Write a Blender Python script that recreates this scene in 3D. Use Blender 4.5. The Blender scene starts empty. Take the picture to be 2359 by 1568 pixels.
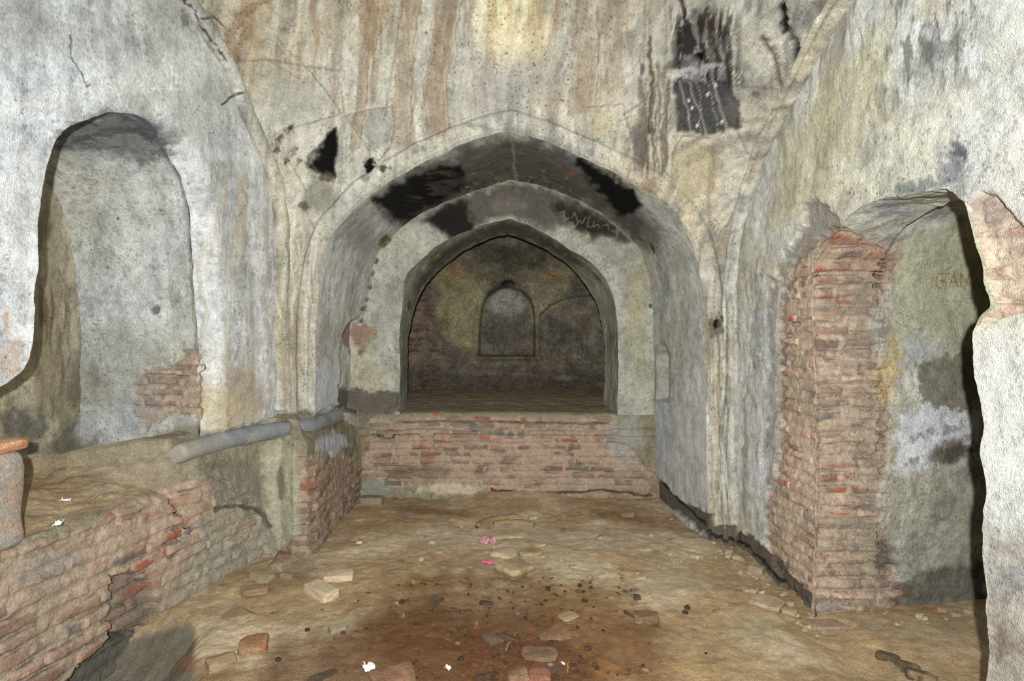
import bpy, math, random
import numpy as np
rng = random.Random(7)
D = bpy.data; SC = bpy.context.scene; COL = SC.collection

# ------------------------------------------------------------------ camera, world, lights, exposure
F, CX, CY, H = 1400.0, 1170.0, 760.0, 1.6        # focal length in px, vanishing point of the alcove axis, eye height
cam = D.cameras.new('camera'); co = D.objects.new('camera', cam); COL.objects.link(co)
cam.sensor_width = 36; cam.lens = 36*F/2359
cam.shift_x = (1179.5-CX)/2359; cam.shift_y = -(784-CY)/2359
cam.clip_start = .05
co.location = (0, 0, H); co.rotation_euler = (math.pi/2, 0, 0)
SC.camera = co
w = D.worlds.new('world'); SC.world = w; w.use_nodes = True
bgn = w.node_tree.nodes['Background']
bgn.inputs[0].default_value = (.90, .96, 1, 1); bgn.inputs[1].default_value = .085
SC.view_settings.view_transform = 'Standard'; SC.view_settings.look = 'None'
SC.view_settings.exposure = 0.18; SC.view_settings.gamma = 1; SC.view_settings.use_curve_mapping = False

def lamp(kind, name, loc, power, color, aim=None, **kw):
    l = D.lights.new(name, kind); l.energy = power; l.color = color
    for k, v in kw.items(): setattr(l, k, v)
    o = D.objects.new(name, l); COL.objects.link(o); o.location = loc
    if aim:
        import mathutils
        o.rotation_euler = (mathutils.Vector(aim)-mathutils.Vector(loc)).to_track_quat('-Z', 'Y').to_euler()
    return o
lamp('POINT', 'flash_bulb', (-.02, -.20, 1.72), 640, (.97, .985, 1), shadow_soft_size=.02)
lamp('SPOT', 'flash_beam', (-.02, -.20, 1.72), 470, (1, .99, .97), aim=(0, 5.2, 1.5), spot_size=math.radians(96), spot_blend=1.0, shadow_soft_size=.02)
lamp('SPOT', 'yellow_patch_spot', (.25, .6, 2.1), 420, (1, .86, .18), aim=(0.05, 4.38, 3.84), spot_size=math.radians(10.5), spot_blend=1.0, shadow_soft_size=.02)  # spot added to make the yellow patch on the shell, source unknown
lamp('AREA', 'overhead_fill', (0, 1.9, 4.6), 34, (.95, .98, 1), aim=(0, 2.2, 0), size=1.6)  # soft ambient fill added overhead, outside the view

# ------------------------------------------------------------------ numbers
def lin(c):
    c = np.asarray(c, float)/255.
    return np.where(c <= .04045, c/12.92, ((c+.055)/1.055)**2.4)
def sst(a, b, x):
    t = np.clip((x-a)/(b-a), 0, 1); return t*t*(3-2*t)
def _h(ix, iy, iz, seed):
    with np.errstate(over='ignore'):
        h = (ix.astype(np.uint32)*np.uint32(374761393)) ^ (iy.astype(np.uint32)*np.uint32(668265263)) ^ (iz.astype(np.uint32)*np.uint32(2246822519)) ^ np.uint32((seed*3266489917) & 0xffffffff)
        h = (h ^ (h >> np.uint32(13)))*np.uint32(1274126177); h = h ^ (h >> np.uint32(16)); h = h*np.uint32(2654435761); h ^= h >> np.uint32(15)
    return (h & np.uint32(0xffffff)).astype(np.float32)/np.float32(16777215)
def n2(x, y, seed=0):
    x = np.asarray(x, np.float32); y = np.asarray(y, np.float32)
    fx = np.floor(x); fy = np.floor(y); ix = fx.astype(np.int64)+70000; iy = fy.astype(np.int64)+70000; z = np.zeros_like(ix)
    u = x-fx; v = y-fy; u = u*u*(3-2*u); v = v*v*(3-2*v)
    a = _h(ix, iy, z, seed); b = _h(ix+1, iy, z, seed); c = _h(ix, iy+1, z, seed); d = _h(ix+1, iy+1, z, seed)
    return (a*(1-u)+b*u)*(1-v)+(c*(1-u)+d*u)*v
def n3(x, y, z, seed=0):
    fz = np.floor(z); iz = fz.astype(np.int64)+70000; w_ = z-fz; w_ = w_*w_*(3-2*w_)
    x = np.asarray(x, np.float32); y = np.asarray(y, np.float32)
    fx = np.floor(x); fy = np.floor(y); ix = fx.astype(np.int64)+70000; iy = fy.astype(np.int64)+70000
    u = x-fx; v = y-fy; u = u*u*(3-2*u); v = v*v*(3-2*v)
    def pl(k):
        a = _h(ix, iy, k, seed); b = _h(ix+1, iy, k, seed); c = _h(ix, iy+1, k, seed); d = _h(ix+1, iy+1, k, seed)
        return (a*(1-u)+b*u)*(1-v)+(c*(1-u)+d*u)*v
    return pl(iz)*(1-w_)+pl(iz+1)*w_
def fb2(x, y, o=4, seed=0):
    r = 0; a = .5; t = 0
    for i in range(o):
        r = r+a*n2(x*2**i, y*2**i, seed+i*17); t += a; a *= .55
    return r/t
def fb3(P, s, o=4, seed=0, q=(1, 1, 1)):
    r = 0; a = .5; t = 0
    for i in range(o):
        k = s*2**i; r = r+a*n3(P[..., 0]*k*q[0], P[..., 1]*k*q[1], P[..., 2]*k*q[2], seed+i*31); t += a; a *= .55
    return r/t
def sdf(x, y, poly):
    """signed distance to a closed polygon, negative inside"""
    poly = np.asarray(poly, float); d = np.full(x.shape, 1e9); ins = np.zeros(x.shape, bool)
    for i in range(len(poly)):
        ax, ay = poly[i]; bx, by = poly[(i+1) % len(poly)]
        ex, ey = bx-ax, by-ay; L = ex*ex+ey*ey+1e-12
        t = np.clip(((x-ax)*ex+(y-ay)*ey)/L, 0, 1)
        d = np.minimum(d, (x-ax-t*ex)**2+(y-ay-t*ey)**2)
        if ay != by:
            c = ((ay > y) != (by > y)) & (x < (bx-ax)*(y-ay)/(by-ay)+ax); ins ^= c
    d = np.sqrt(d); return np.where(ins, -d, d)
def pld(x, y, pts):
    d = np.full(x.shape, 1e9)
    for (ax, ay), (bx, by) in zip(pts[:-1], pts[1:]):
        ex, ey = bx-ax, by-ay; L = ex*ex+ey*ey+1e-12
        t = np.clip(((x-ax)*ex+(y-ay)*ey)/L, 0, 1); d = np.minimum(d, (x-ax-t*ex)**2+(y-ay-t*ey)**2)
    return np.sqrt(d)
def resample(pts, n):
    pts = np.asarray(pts, float); L = np.r_[0, np.cumsum(np.linalg.norm(np.diff(pts, axis=0), axis=1))]
    s = np.linspace(0, L[-1], n); return np.stack([np.interp(s, L, pts[:, k]) for k in range(pts.shape[1])], 1)
def smooth_curve(pts, n, it=2):
    """Catmull-Rom through the points, then resampled to n"""
    p = np.asarray(pts, float); q = np.vstack([2*p[0]-p[1], p, 2*p[-1]-p[-2]]); out = []
    for i in range(1, len(q)-2):
        for t in np.linspace(0, 1, 12, endpoint=False):
            a, b, c, d = q[i-1], q[i], q[i+1], q[i+2]
            out.append(.5*((2*b)+(c-a)*t+(2*a-5*b+4*c-d)*t*t+(3*b-a-3*c+d)*t**3))
    out.append(q[-2]); return resample(out, n)
def at(px, py, Y): return ((px-CX)/F*Y, Y, H-(py-CY)/F*Y)
def ground(px, py, z=0):
    Y = F*(H-z)/(py-CY); return ((px-CX)/F*Y, Y, z)
# left wall plane:  X = -(2.74) + .2206 Y ;   right wall plane: X = 1.70
LA, LB = -2.736, .2206
RX = 1.70
def onL(px, py):
    k = (px-CX)/F; Y = LA/(k-LB); return (Y, H-(py-CY)/F*Y)
def onR(px, py, X=RX):
    Y = X*F/(px-CX); return (Y, H-(py-CY)/F*Y)

# ------------------------------------------------------------------ materials
def mat(name, bump=.35, fine=70, speck=.25, rough=.95, var=.22, bd=.006, base=None, spec=.15, pit=0):
    m = D.materials.new(name); m.use_nodes = True; N = m.node_tree; nd = N.nodes; lk = N.links
    b = nd['Principled BSDF']; b.inputs['Roughness'].default_value = rough; b.inputs['Specular IOR Level'].default_value = spec
    tc = nd.new('ShaderNodeTexCoord'); co_ = tc.outputs['Object']
    if base is None:
        at_ = nd.new('ShaderNodeAttribute'); at_.attribute_name = 'Col'; c0 = at_.outputs['Color']
    else:
        r = nd.new('ShaderNodeRGB'); r.outputs[0].default_value = (*lin(base), 1); c0 = r.outputs[0]
    def noise(s, d=5, r=.6):
        n = nd.new('ShaderNodeTexNoise'); n.inputs['Scale'].default_value = s; n.inputs['Detail'].default_value = d; n.inputs['Roughness'].default_value = r
        lk.new(co_, n.inputs['Vector']); return n.outputs['Fac']
    def ramp(x, a, b_, lo, hi):
        r = nd.new('ShaderNodeMapRange'); r.inputs[1].default_value = a; r.inputs[2].default_value = b_; r.inputs[3].default_value = lo; r.inputs[4].default_value = hi
        lk.new(x, r.inputs[0]); return r.outputs[0]
    def mul(a, f):
        v = nd.new('ShaderNodeVectorMath'); v.operation = 'SCALE'; lk.new(a, v.inputs[0]); lk.new(f, v.inputs[3]); return v.outputs[0]
    na = noise(fine); nb = noise(fine*.22, 6, .65)
    c = mul(c0, ramp(na, .3, .7, 1-var, 1+var)); c = mul(c, ramp(nb, .3, .7, 1-var*.8, 1+var*.8))
    ns = noise(fine*3.2, 3, .5); c = mul(c, ramp(ns, .58, .72, 1, 1-speck))
    hp = None
    if pit:
        vo = nd.new('ShaderNodeTexVoronoi'); vo.inputs['Scale'].default_value = 34; lk.new(co_, vo.inputs['Vector'])
        sel = ramp(noise(5, 3), .50, .60, 0, 1); spot = ramp(vo.outputs['Distance'], .16, .30, 1, 0)
        mm = nd.new('ShaderNodeMath'); mm.operation = 'MULTIPLY'; lk.new(sel, mm.inputs[0]); lk.new(spot, mm.inputs[1]); hp = mm.outputs[0]
        c = mul(c, ramp(hp, 0, 1, 1, 1-pit))
    lk.new(c, b.inputs['Base Color'])
    bp = nd.new('ShaderNodeBump'); bp.inputs['Strength'].default_value = bump; bp.inputs['Distance'].default_value = bd
    ad = nd.new('ShaderNodeMath'); ad.operation = 'ADD'; lk.new(na, ad.inputs[0]); lk.new(ramp(ns, .3, .7, 0, .5), ad.inputs[1])
    lk.new(ad.outputs[0], bp.inputs['Height'])
    lk.new(bp.outputs[0], b.inputs['Normal'])
    return m
M_PL = mat('weathered_plaster', bump=.8, bd=.010, var=.22, speck=.42, pit=.45)
M_BR = mat('old_brick', bump=.8, bd=.01, fine=80, var=.25, speck=.4)
M_SO = mat('dusty_soil', bump=.8, bd=.012, fine=75, var=.2, speck=.45)
M_DK = mat('chamber_plaster', bump=.8, bd=.014, fine=34, var=.42, speck=.4)

# ------------------------------------------------------------------ painting engine (stains, soot, lost plaster, some shade)
OPS = []
def B(x, y, rx, ry, col, a=1., ang=0, soft=.6, rag=.35, rs=22, h=0, only=None): OPS.append(('B', x, y, rx, ry, col, a, ang, soft, rag, rs, h, only))
def G(poly, col, a=1., soft=8, rag=10, rs=18, h=0, only=None): OPS.append(('G', poly, col, a, soft, rag, rs, h, only))
def Ln(pts, wd, col, a=1., soft=.6, wob=4, h=0, brk=0, only=None): OPS.append(('L', pts, wd, col, a, soft, wob, h, brk, only))
def St(poly, col, a=1., fx=9, fy=160, lo=.5, hi=.66, edge=30, seed=0, only=None): OPS.append(('S', poly, col, a, fx, fy, lo, hi, edge, seed, only))
BRK = []     # exposed brick zones, polygons with a depth of the lost plaster
def Bk(poly, depth=.02, rag=14, rs=26, soft=5, tone=1., keep=1., only=None): BRK.append((poly, depth, rag, rs, soft, tone, keep, only))

def bricks(u, v, P, hc=.068, bl=.25, seed=3, red=.5, tone='pink'):
    uu = u+(fb3(P, 5, 2, 11)-.5)*.02; vv = v+(fb3(P, 2.5, 2, 12)-.5)*.03+(n2(u*1.2, v*.3, 4)-.5)*.02
    row = np.floor(vv/hc); fr = vv/hc-row
    off = _h(row.astype(np.int64)+9000, np.zeros_like(row, dtype=np.int64), np.zeros_like(row, dtype=np.int64), seed)
    cu = uu/bl+off*3.7; ci = np.floor(cu); fc = cu-ci
    z = np.zeros(ci.shape, np.int64)
    r1 = _h(ci.astype(np.int64)+9000, row.astype(np.int64)+9000, z, seed+1); r2 = _h(ci.astype(np.int64)+9000, row.astype(np.int64)+9000, z, seed+2); r3 = _h(ci.astype(np.int64)+9000, row.astype(np.int64)+9000, z, seed+5)
    dv = np.minimum(fr, 1-fr)*hc; du = np.minimum(fc, 1-fc)*bl
    wv = .0085+.011*(fb3(P, 14, 3, 13)); 
    wv = wv+.006*(r2-.3)
    e = np.minimum(dv-wv, du-wv*.9)+(fb3(P, 30, 3, 19)-.5)*.012
    inside = sst(-.002, .006, e)
    smear = sst(.43+.16*(r3-.5), .58, fb3(P, 8, 4, 21))            # mortar smeared over the faces
    face = inside*(1-.85*smear)
    mort = lin((180, 160, 138))
    dull = lin((146, 116, 100)); redc = lin((158, 92, 70)); grey = lin((128, 118, 110)); pale = lin((182, 148, 128))
    k = r1[..., None]
    c = np.where(k < .42, dull, np.where(k < .42+.22*red*2*.6, redc, np.where(k < .88, pale, grey)))
    c = c*(0.8+.4*r2[..., None])
    colr = mort*(1-face[..., None])+c*face[..., None]
    joint = sst(.006, .0, np.abs(dv-wv*.55))*(1-smear)*sst(.40, .56, fb3(P, 9, 3, 41))  # joint lines also darken the colour, painted shade between courses
    colr = colr*(1-.72*joint[..., None])*(.86+.28*fb3(P, 26, 4, 61))[..., None]
    hgt = inside*(1-.4*smear)*(.006+.018*r2)-.004-joint*.018+(fb3(P, 22, 4, 15)-.5)*.014
    er = (.55*sst(.46, .62, fb3(P, 2.6, 5, 62)))[..., None]; colr = colr*(1-er)+lin((158, 144, 122))*(.8+.4*fb3(P, 18, 4, 63))[..., None]*er
    return colr, hgt

def paint(P, base, tag, uv=None, red=.5, ops=True, hc=.068):
    """albedo and relief of a surface; P (n,m,3) base positions"""
    shp = P.shape[:-1]; X, Y, Z = P[..., 0], P[..., 1], P[..., 2]
    Ys = np.maximum(Y, .4); px = CX+F*X/Ys; py = CY-F*(Z-H)/Ys
    col = np.array(base, float).copy() if np.ndim(base) > 1 else np.broadcast_to(lin(base), shp+(3,)).copy()
    hg = np.zeros(shp)
    if not ops: return col, hg
    bm = np.zeros(shp)
    for poly, depth, rag, rs, soft, tone, keep, only in BRK:
        if only and tag not in only: continue
        pa = np.asarray(poly); x0, y0 = pa.min(0)-40; x1, y1 = pa.max(0)+40
        s = (px > x0) & (px < x1) & (py > y0) & (py < y1)
        if not s.any(): continue
        a, b = px[s], py[s]
        d = sdf(a, b, poly)+(fb2(a/rs, b/rs, 4, 5)-.5)*2*rag
        m = sst(soft, -soft, d)*keep
        if uv is None: u, v = X[s]+Y[s]*.7, Z[s]
        else: u, v = uv[0][s], uv[1][s]
        c, hh = bricks(u, v, P[s], red=red, hc=hc)
        col[s] = col[s]*(1-m[..., None])+c*tone*m[..., None]
        hg[s] = hg[s]*(1-m)+(hh-depth)*m
    for op in OPS:
        if op[-1] and tag not in op[-1]: continue
        if op[-1] is None and tag in ('floor', 'rib'): continue
        if op[0] == 'B':
            _, x, y, rx, ry, c, a, ang, soft, rag, rs, h, _o = op
            R = max(rx, ry)*1.6; s = (np.abs(px-x) < R) & (np.abs(py-y) < R)
            if not s.any(): continue
            ca, sa = math.cos(math.radians(ang)), math.sin(math.radians(ang)); dx, dy = px[s]-x, py[s]-y
            q = np.hypot((dx*ca+dy*sa)/rx, (-dx*sa+dy*ca)/ry)+(fb2(px[s]/rs, py[s]/rs, 4, int(x+y) % 97)-.5)*2*rag
            m = a*sst(1, 1-soft, q)
        elif op[0] == 'G':
            _, poly, c, a, soft, rag, rs, h, _o = op
            pa = np.asarray(poly); x0, y0 = pa.min(0)-soft-rag; x1, y1 = pa.max(0)+soft+rag
            s = (px > x0) & (px < x1) & (py > y0) & (py < y1)
            if not s.any(): continue
            d = sdf(px[s], py[s], poly)+(fb2(px[s]/rs, py[s]/rs, 4, int(x0) % 97)-.5)*2*rag
            m = a*sst(soft, -soft, d)
        elif op[0] == 'L':
            _, pts, wd, c, a, soft, wob, h, brk, _o = op
            pa = np.asarray(pts); x0, y0 = pa.min(0)-wd*2-wob; x1, y1 = pa.max(0)+wd*2+wob
            s = (px > x0) & (px < x1) & (py > y0) & (py < y1)
            if not s.any(): continue
            a_, b_ = px[s], py[s]
            d = pld(a_+(fb2(a_/14, b_/14, 2, 8)-.5)*2*wob, b_+(fb2(a_/14, b_/14, 2, 9)-.5)*2*wob, pts)
            wv = wd*(1-brk*fb2(a_/20, b_/20, 3, 10)*1.3)
            m = a*sst(1, 1-soft, d/np.maximum(wv, .3))
        else:
            _, poly, c, a, fx, fy, lo, hi, edge, seed, _o = op
            pa = np.asarray(poly); x0, y0 = pa.min(0)-edge; x1, y1 = pa.max(0)+edge
            s = (px > x0) & (px < x1) & (py > y0) & (py < y1)
            if not s.any(): continue
            d = sdf(px[s], py[s], poly)+(fb2(px[s]/30, py[s]/30, 3, 2)-.5)*edge
            wx = px[s]+(fb2(px[s]/40, py[s]/90, 3, seed+3)-.5)*26
            n = .6*fb2(wx/fx, py[s]/fy, 3, seed)+.4*fb2(wx/(fx*.4), py[s]/(fy*.6), 3, seed+7)
            m = a*sst(lo, hi, n)*sst(edge, -edge, d); h = 0
        c = np.asarray(lin(c))
        col[s] = col[s]*(1-m[..., None])+c*m[..., None]
        if h: hg[s] = hg[s]+h*m
    return np.clip(col, .003, .95), hg

def warp(P):
    """one common gentle warp of space, so that neighbouring surfaces stay joined"""
    o = np.empty_like(P)
    for k, s in enumerate((51, 61, 71)):
        o[..., k] = P[..., k]+(fb3(P, 1.6, 3, s)-.5)*(.05, .05, .035)[k]+(fb3(P, 9, 2, s+3)-.5)*.008
    return o

# ------------------------------------------------------------------ mesh builders
def link(name, verts, faces_flat, sizes, m, col=None, parent=None, smooth=True, uvc=None):
    me = D.meshes.new(name); nv = len(verts); me.vertices.add(nv); me.vertices.foreach_set('co', np.asarray(verts, np.float32).ravel())
    nl = len(faces_flat); me.loops.add(nl); me.loops.foreach_set('vertex_index', np.asarray(faces_flat, np.int32))
    np_ = len(sizes); me.polygons.add(np_); st = np.r_[0, np.cumsum(sizes)[:-1]]
    me.polygons.foreach_set('loop_start', st.astype(np.int32))
    me.polygons.foreach_set('loop_total', np.asarray(sizes, np.int32))
    me.update(calc_edges=True); me.validate()
    if smooth: me.polygons.foreach_set('use_smooth', np.ones(len(me.polygons), bool))
    if col is not None:
        ca = me.color_attributes.new('Col', 'FLOAT_COLOR', 'POINT')
        ca.data.foreach_set('color', np.concatenate([np.asarray(col, np.float32), np.ones((nv, 1), np.float32)], 1).ravel())
    me.materials.append(m)
    o = D.objects.new(name, me); COL.objects.link(o)
    if parent: o.parent = parent
    return o
def grid_normals(P):
    du = np.gradient(P, axis=0); dv = np.gradient(P, axis=1); n = np.cross(du, dv)
    return n/(np.linalg.norm(n, axis=-1, keepdims=True)+1e-12)
def surf(name, P, tag, base, m, side, keep=None, uv=None, red=.5, edge0=True, rough=.006, kind='structure', parent=None, move=None, extra=None, hc=.068):
    """P grid of base positions; side = a point the surface faces; keep = (n-1, m-1) faces kept"""
    n, k = P.shape[:2]
    col, hg = paint(P, base(P) if callable(base) else base, tag, uv, red, hc=hc)
    N = grid_normals(P); c = np.asarray(side)-P; sgn = np.sign(np.sum(N*c, -1, keepdims=True)); sgn[sgn == 0] = 1; N = N*sgn
    hg = hg+(fb3(P, 16, 4, 77)-.5)*rough*2+(fb3(P, 5, 3, 78)-.5)*rough*2
    if extra is not None: hg = hg+extra
    if move is not None: hg = hg*move
    Q = warp(P)+N*hg[..., None]
    idx = np.arange(n*k).reshape(n, k)
    q = np.stack([idx[:-1, :-1], idx[1:, :-1], idx[1:, 1:], idx[:-1, 1:]], -1)
    if keep is not None: q = q[keep]
    q = q.reshape(-1, 4); V = Q.reshape(-1, 3); C = col.reshape(-1, 3)
    used = np.zeros(len(V), bool); used[q.ravel()] = True; mp = np.cumsum(used)-1
    # face the right way
    a, b_, c_ = V[q[:, 0]], V[q[:, 1]], V[q[:, 2]]
    nn = np.cross(b_-a, c_-a)
    if np.sum(np.sum(nn*(np.asarray(side)-a), 1)) < 0: q = q[:, ::-1]
    o = link(name, V[used], mp[q].ravel(), np.full(len(q), 4), m, C[used], parent)
    if parent is None and kind: o['kind'] = kind
    return o
def cutgrid(a0, a1, b0, b1, step, holes, outer=None):
    """2D grid with the parts inside the holes cut away along their outline"""
    na = int((a1-a0)/step)+1; nb = int((b1-b0)/step)+1
    A, Bq = np.meshgrid(np.linspace(a0, a1, na), np.linspace(b0, b1, nb), indexing='ij')
    d = np.full(A.shape, 1e9)
    for h in holes: d = np.minimum(d, sdf(A, Bq, h))
    if outer is not None: d = np.minimum(d, -sdf(A, Bq, outer))
    fd = (d[:-1, :-1]+d[1:, :-1]+d[1:, 1:]+d[:-1, 1:])/4
    keep = fd > 0
    used = np.zeros(A.shape, bool)
    for i, j in ((0, 0), (1, 0), (1, 1), (0, 1)):
        used[i:na-1+i, j:nb-1+j] |= keep
    allk = np.ones(A.shape, int)*0
    cnt = np.zeros(A.shape, int)
    for i, j in ((0, 0), (1, 0), (1, 1), (0, 1)):
        cnt[i:na-1+i, j:nb-1+j] += keep
    bnd = used & (cnt < 4) & (np.abs(d) < step*1.5)
    ga = np.gradient(d, axis=0); gb = np.gradient(d, axis=1); g = np.hypot(ga, gb)+1e-9
    A = np.where(bnd, A-ga/g*d, A); Bq = np.where(bnd, Bq-gb/g*d, Bq)
    return A, Bq, keep, d
def loft(sections, step_s, step_d, n_s=None):
    """sections: list of (n,3) curves with equal n"""
    n = n_s or len(sections[0]); out = []
    secs = [resample(s, n) if len(s) != n else s for s in sections]
    for a, b in zip(secs[:-1], secs[1:]):
        L = np.max(np.linalg.norm(b-a, axis=1)); k = max(1, int(L/step_d))
        for t in np.linspace(0, 1, k, endpoint=False): out.append(a*(1-t)+b*t)
    out.append(secs[-1]); return np.stack(out, 1)       # (n_s, depth, 3)

def rag_curve(c, amp, s=7, seed=1):
    c = np.asarray(c, float); t = np.r_[0, np.cumsum(np.linalg.norm(np.diff(c, axis=0), axis=1))]
    d = np.gradient(c, axis=0); nrm = np.stack([-d[:, 1], d[:, 0]], 1); nrm /= np.linalg.norm(nrm, axis=1)[:, None]+1e-9
    k = (fb2(t*s, t*0, 4, seed)-.5)*2*amp
    return c+nrm*k[:, None]
# ------------------------------------------------------------------ stains, marks and some painted shade (positions read off the photograph)
def plaster(light=(196, 192, 172), warm=(178, 163, 128), grey=(140, 140, 132), wa=.5, ga=.5, st=.35, seed=0):
    def f(P):
        X, Y, Z = P[..., 0], P[..., 1], P[..., 2]; u = X*1.0+Y*.8
        n1 = fb3(P, 1.8, 4, 101+seed)[..., None]; n2_ = fb3(P, 3.3, 5, 131+seed)[..., None]
        c = np.broadcast_to(lin(light), P.shape).copy()
        m = wa*sst(.42, .68, n1); c = c*(1-m)+lin(warm)*m
        m = ga*sst(.48, .72, n2_); c = c*(1-m)+lin(grey)*m
        sn = fb2(u*22+(fb3(P, 4, 2, 9)-.5)*2.0, Z*1.3, 4, 5+seed)[..., None]
        c = c*(1-st*.55*sst(.52, .72, sn))*(1+st*.35*sst(.45, .25, sn))
        sp = fb3(P, 42, 2, 7+seed)[..., None]; c = c*(1-.24*sst(.60, .74, sp))
        bl = fb3(P, 7, 5, 17+seed)[..., None]; c = c*(1-.17*sst(.54, .68, bl))*(1+.12*sst(.46, .34, bl))
        b2 = fb3(P, 15, 4, 27+seed, (1, 1, .55))[..., None]; c = c*(1-.18*sst(.58, .70, b2))*(1+.10*sst(.42, .3, b2))
        return c*(0.9+.2*fb3(P, 12, 4, 8)[..., None])
    return f
TAN = (150, 120, 84); BRN = (118, 90, 62); BLK = (14, 12, 11); SOOT = (38, 35, 32); LGT = (214, 211, 196); GRY = (118, 118, 112)
# shell above the alcove: rust-brown drips
St([(540, -40), (900, -40), (900, 130), (820, 240), (700, 260), (560, 160)], (170, 148, 114), .6, 22, 260, .42, .62, 40, 1, ['shell'])
St([(560, -40), (1560, -40), (1560, 230), (1400, 300), (1180, 240), (960, 330), (780, 300)], (156, 130, 98), .5, 16, 420, .5, .66, 40, 2, ['shell'])
St([(560, -40), (1760, -40), (1700, 400), (700, 560)], (208, 204, 188), .38, 13, 300, .55, .66, 30, 3, ['shell'])
for pts, wd, a in (([(612, -5), (560, 30), (532, 80), (540, 150)], 15, .7), ([(575, 60), (545, 120)], 8, .5),
                   ([(850, -5), (866, 60), (838, 150), (832, 250), (812, 340)], 15, .6), ([(765, -5), (748, 60), (735, 130)], 18, .35),
                   ([(948, -5), (930, 100), (932, 210), (926, 330)], 27, .62), ([(1035, -5), (1018, 110), (1004, 200), (1010, 300)], 36, .62),
                   ([(1292, -5), (1285, 60)], 16, .5), ([(1345, -5), (1352, 100), (1340, 240)], 42, .55), ([(1420, -5), (1410, 120), (1420, 220)], 26, .3),
                   ([(900, -5), (892, 120)], 10, .35), ([(1120, 30), (1128, 180)], 12, .25)):
    Ln(pts, wd, (140, 114, 84), a*.9, .8, 7, -.002, only=['shell'])
    Ln([(x+wd*.75, y) for x, y in pts], 3, (112, 82, 54), a*.8, .8, 5, only=['shell'])
    Ln([(x-wd*.7, y) for x, y in pts], 3, (120, 90, 60), a*.6, .8, 5, only=['shell'])
B(1180, 190, 190, 130, (170, 166, 160), .45, 0, .8, .3, 60, only=['shell'])
B(680, 215, 110, 70, (172, 170, 158), .6, 15, .6, .3, 40, only=['shell'])
B(1185, 90, 170, 70, (196, 190, 175), .4, 0, .8, .3, 40, only=['shell'])
# network of plaster ribs on the shell
GR = (112, 104, 90)
def groove(pts, wd=3.0, h=-.014, a=.5, c=GR, only=('shell',)):
    Ln(pts, wd, c, a, .7, 2, h, only=list(only))
def ridge(pts, wd=9, h=.014, only=('shell',)):
    Ln(pts, wd, (204, 198, 176), .35, .9, 2, h, only=list(only)); groove([(x+wd, y+3) for x, y in pts], 3, -.006, .5)
groove([(548, 147), (620, 140), (700, 152), (790, 160)]); groove([(620, 142), (650, 160), (690, 182)], 2.5)
ridge([(622, 75), (660, 120), (705, 158), (745, 208), (782, 262), (812, 300), (842, 342)], 6)
groove([(782, 262), (720, 280), (655, 300), (630, 318), (626, 372)]); groove([(640, 318), (632, 360), (616, 380)])
ridge([(786, 262), (840, 248), (905, 242)], 6); groove([(905, 240), (910, 290), (898, 340), (870, 372)], 3)
ridge([(790, 262), (822, 312), (860, 345)], 6, .02); groove([(636, 305), (640, 420), (668, 520)], 3)
ridge([(700, 440), (650, 350), (640, 320)], 6)
groove([(1440, 262), (1490, 232), (1500, 190)]); ridge([(1458, 270), (1500, 300), (1524, 352), (1520, 400)], 7)
groove([(1436, 262), (1462, 330), (1466, 390)], 3); ridge([(1545, 400), (1548, 350), (1570, 312), (1610, 306)], 7)
groove([(1548, 190), (1620, 186), (1690, 200), (1800, 208)]); ridge([(1570, 310), (1640, 318), (1722, 352)], 7)
groove([(1722, 352), (1690, 280), (1650, 215), (1690, 150), (1712, 190)], 3)
ridge([(1735, 360), (1700, 440), (1668, 520)], 7); ridge([(1350, 245), (1430, 240)], 5)
B(872, 292, 36, 52, (160, 158, 148), .7, 8, .35, .15, h=-.03, only=['shell'])
B(1385, 290, 34, 42, (196, 184, 150), .5, 0, .5, .2, h=-.02, only=['shell'])
B(1478, 335, 22, 52, (92, 92, 92), .85, -8, .4, .3, h=-.012, only=['shell'])
B(1610, 400, 60, 80, (176, 164, 134), .6, 0, .4, .2, h=-.03, only=['shell'])
B(655, 240, 60, 60, (170, 168, 156), .4, 0, .5, .2, h=-.015, only=['shell'])
St([(1440, 270), (1560, 270), (1540, 440), (1440, 380)], (120, 112, 98), .8, 10, 200, .5, .62, 20, 4, ['shell'])
St([(1560, 310), (1700, 350), (1660, 560), (1560, 480)], (150, 132, 98), .55, 14, 200, .45, .65, 20, 6, ['shell'])
# soot on the shell
G([(703, 388), (708, 362), (728, 340), (752, 308), (772, 292), (776, 330), (770, 408), (738, 402)], BLK, 1, 4, 5, 14, -.03, only=['shell'])
B(748, 410, 24, 14, (72, 52, 38), .9, 0, .6, .8, 9, only=['shell'])
B(852, 380, 14, 24, BLK, 1, 0, .5, .8, 9, only=['shell']); B(880, 388, 22, 12, (60, 52, 46), .9, 0, .6, .8, 9, only=['shell'])
B(730, 450, 46, 62, (118, 116, 100), .7, 10, .6, .4, 20, only=['shell']); B(700, 475, 18, 12, (80, 78, 74), .8, 0, .6, .6, 10, only=['shell'])
for x, y, r in ((652, 318, 13), (668, 300, 9), (640, 345, 9), (680, 345, 11), (690, 372, 9), (660, 372, 8), (673, 292, 6)):
    B(x, y, r*.8, r*1.6, (62, 52, 44), .9, 35, .5, .9, 7, only=['shell'])
B(690, 330, 60, 60, (196, 190, 174), .4, 0, .6, .6, 14, only=['shell'])
G([(1568, 60), (1600, 22), (1640, 50), (1668, 96), (1684, 190), (1560, 196), (1545, 150), (1562, 120)], (92, 90, 90), .8, 10, 26, 12, only=['shell'])
St([(1550, 20), (1700, 30), (1706, 200), (1540, 200)], (40, 34, 30), .95, 9, 110, .44, .54, 26, 7, ['shell'])
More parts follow.
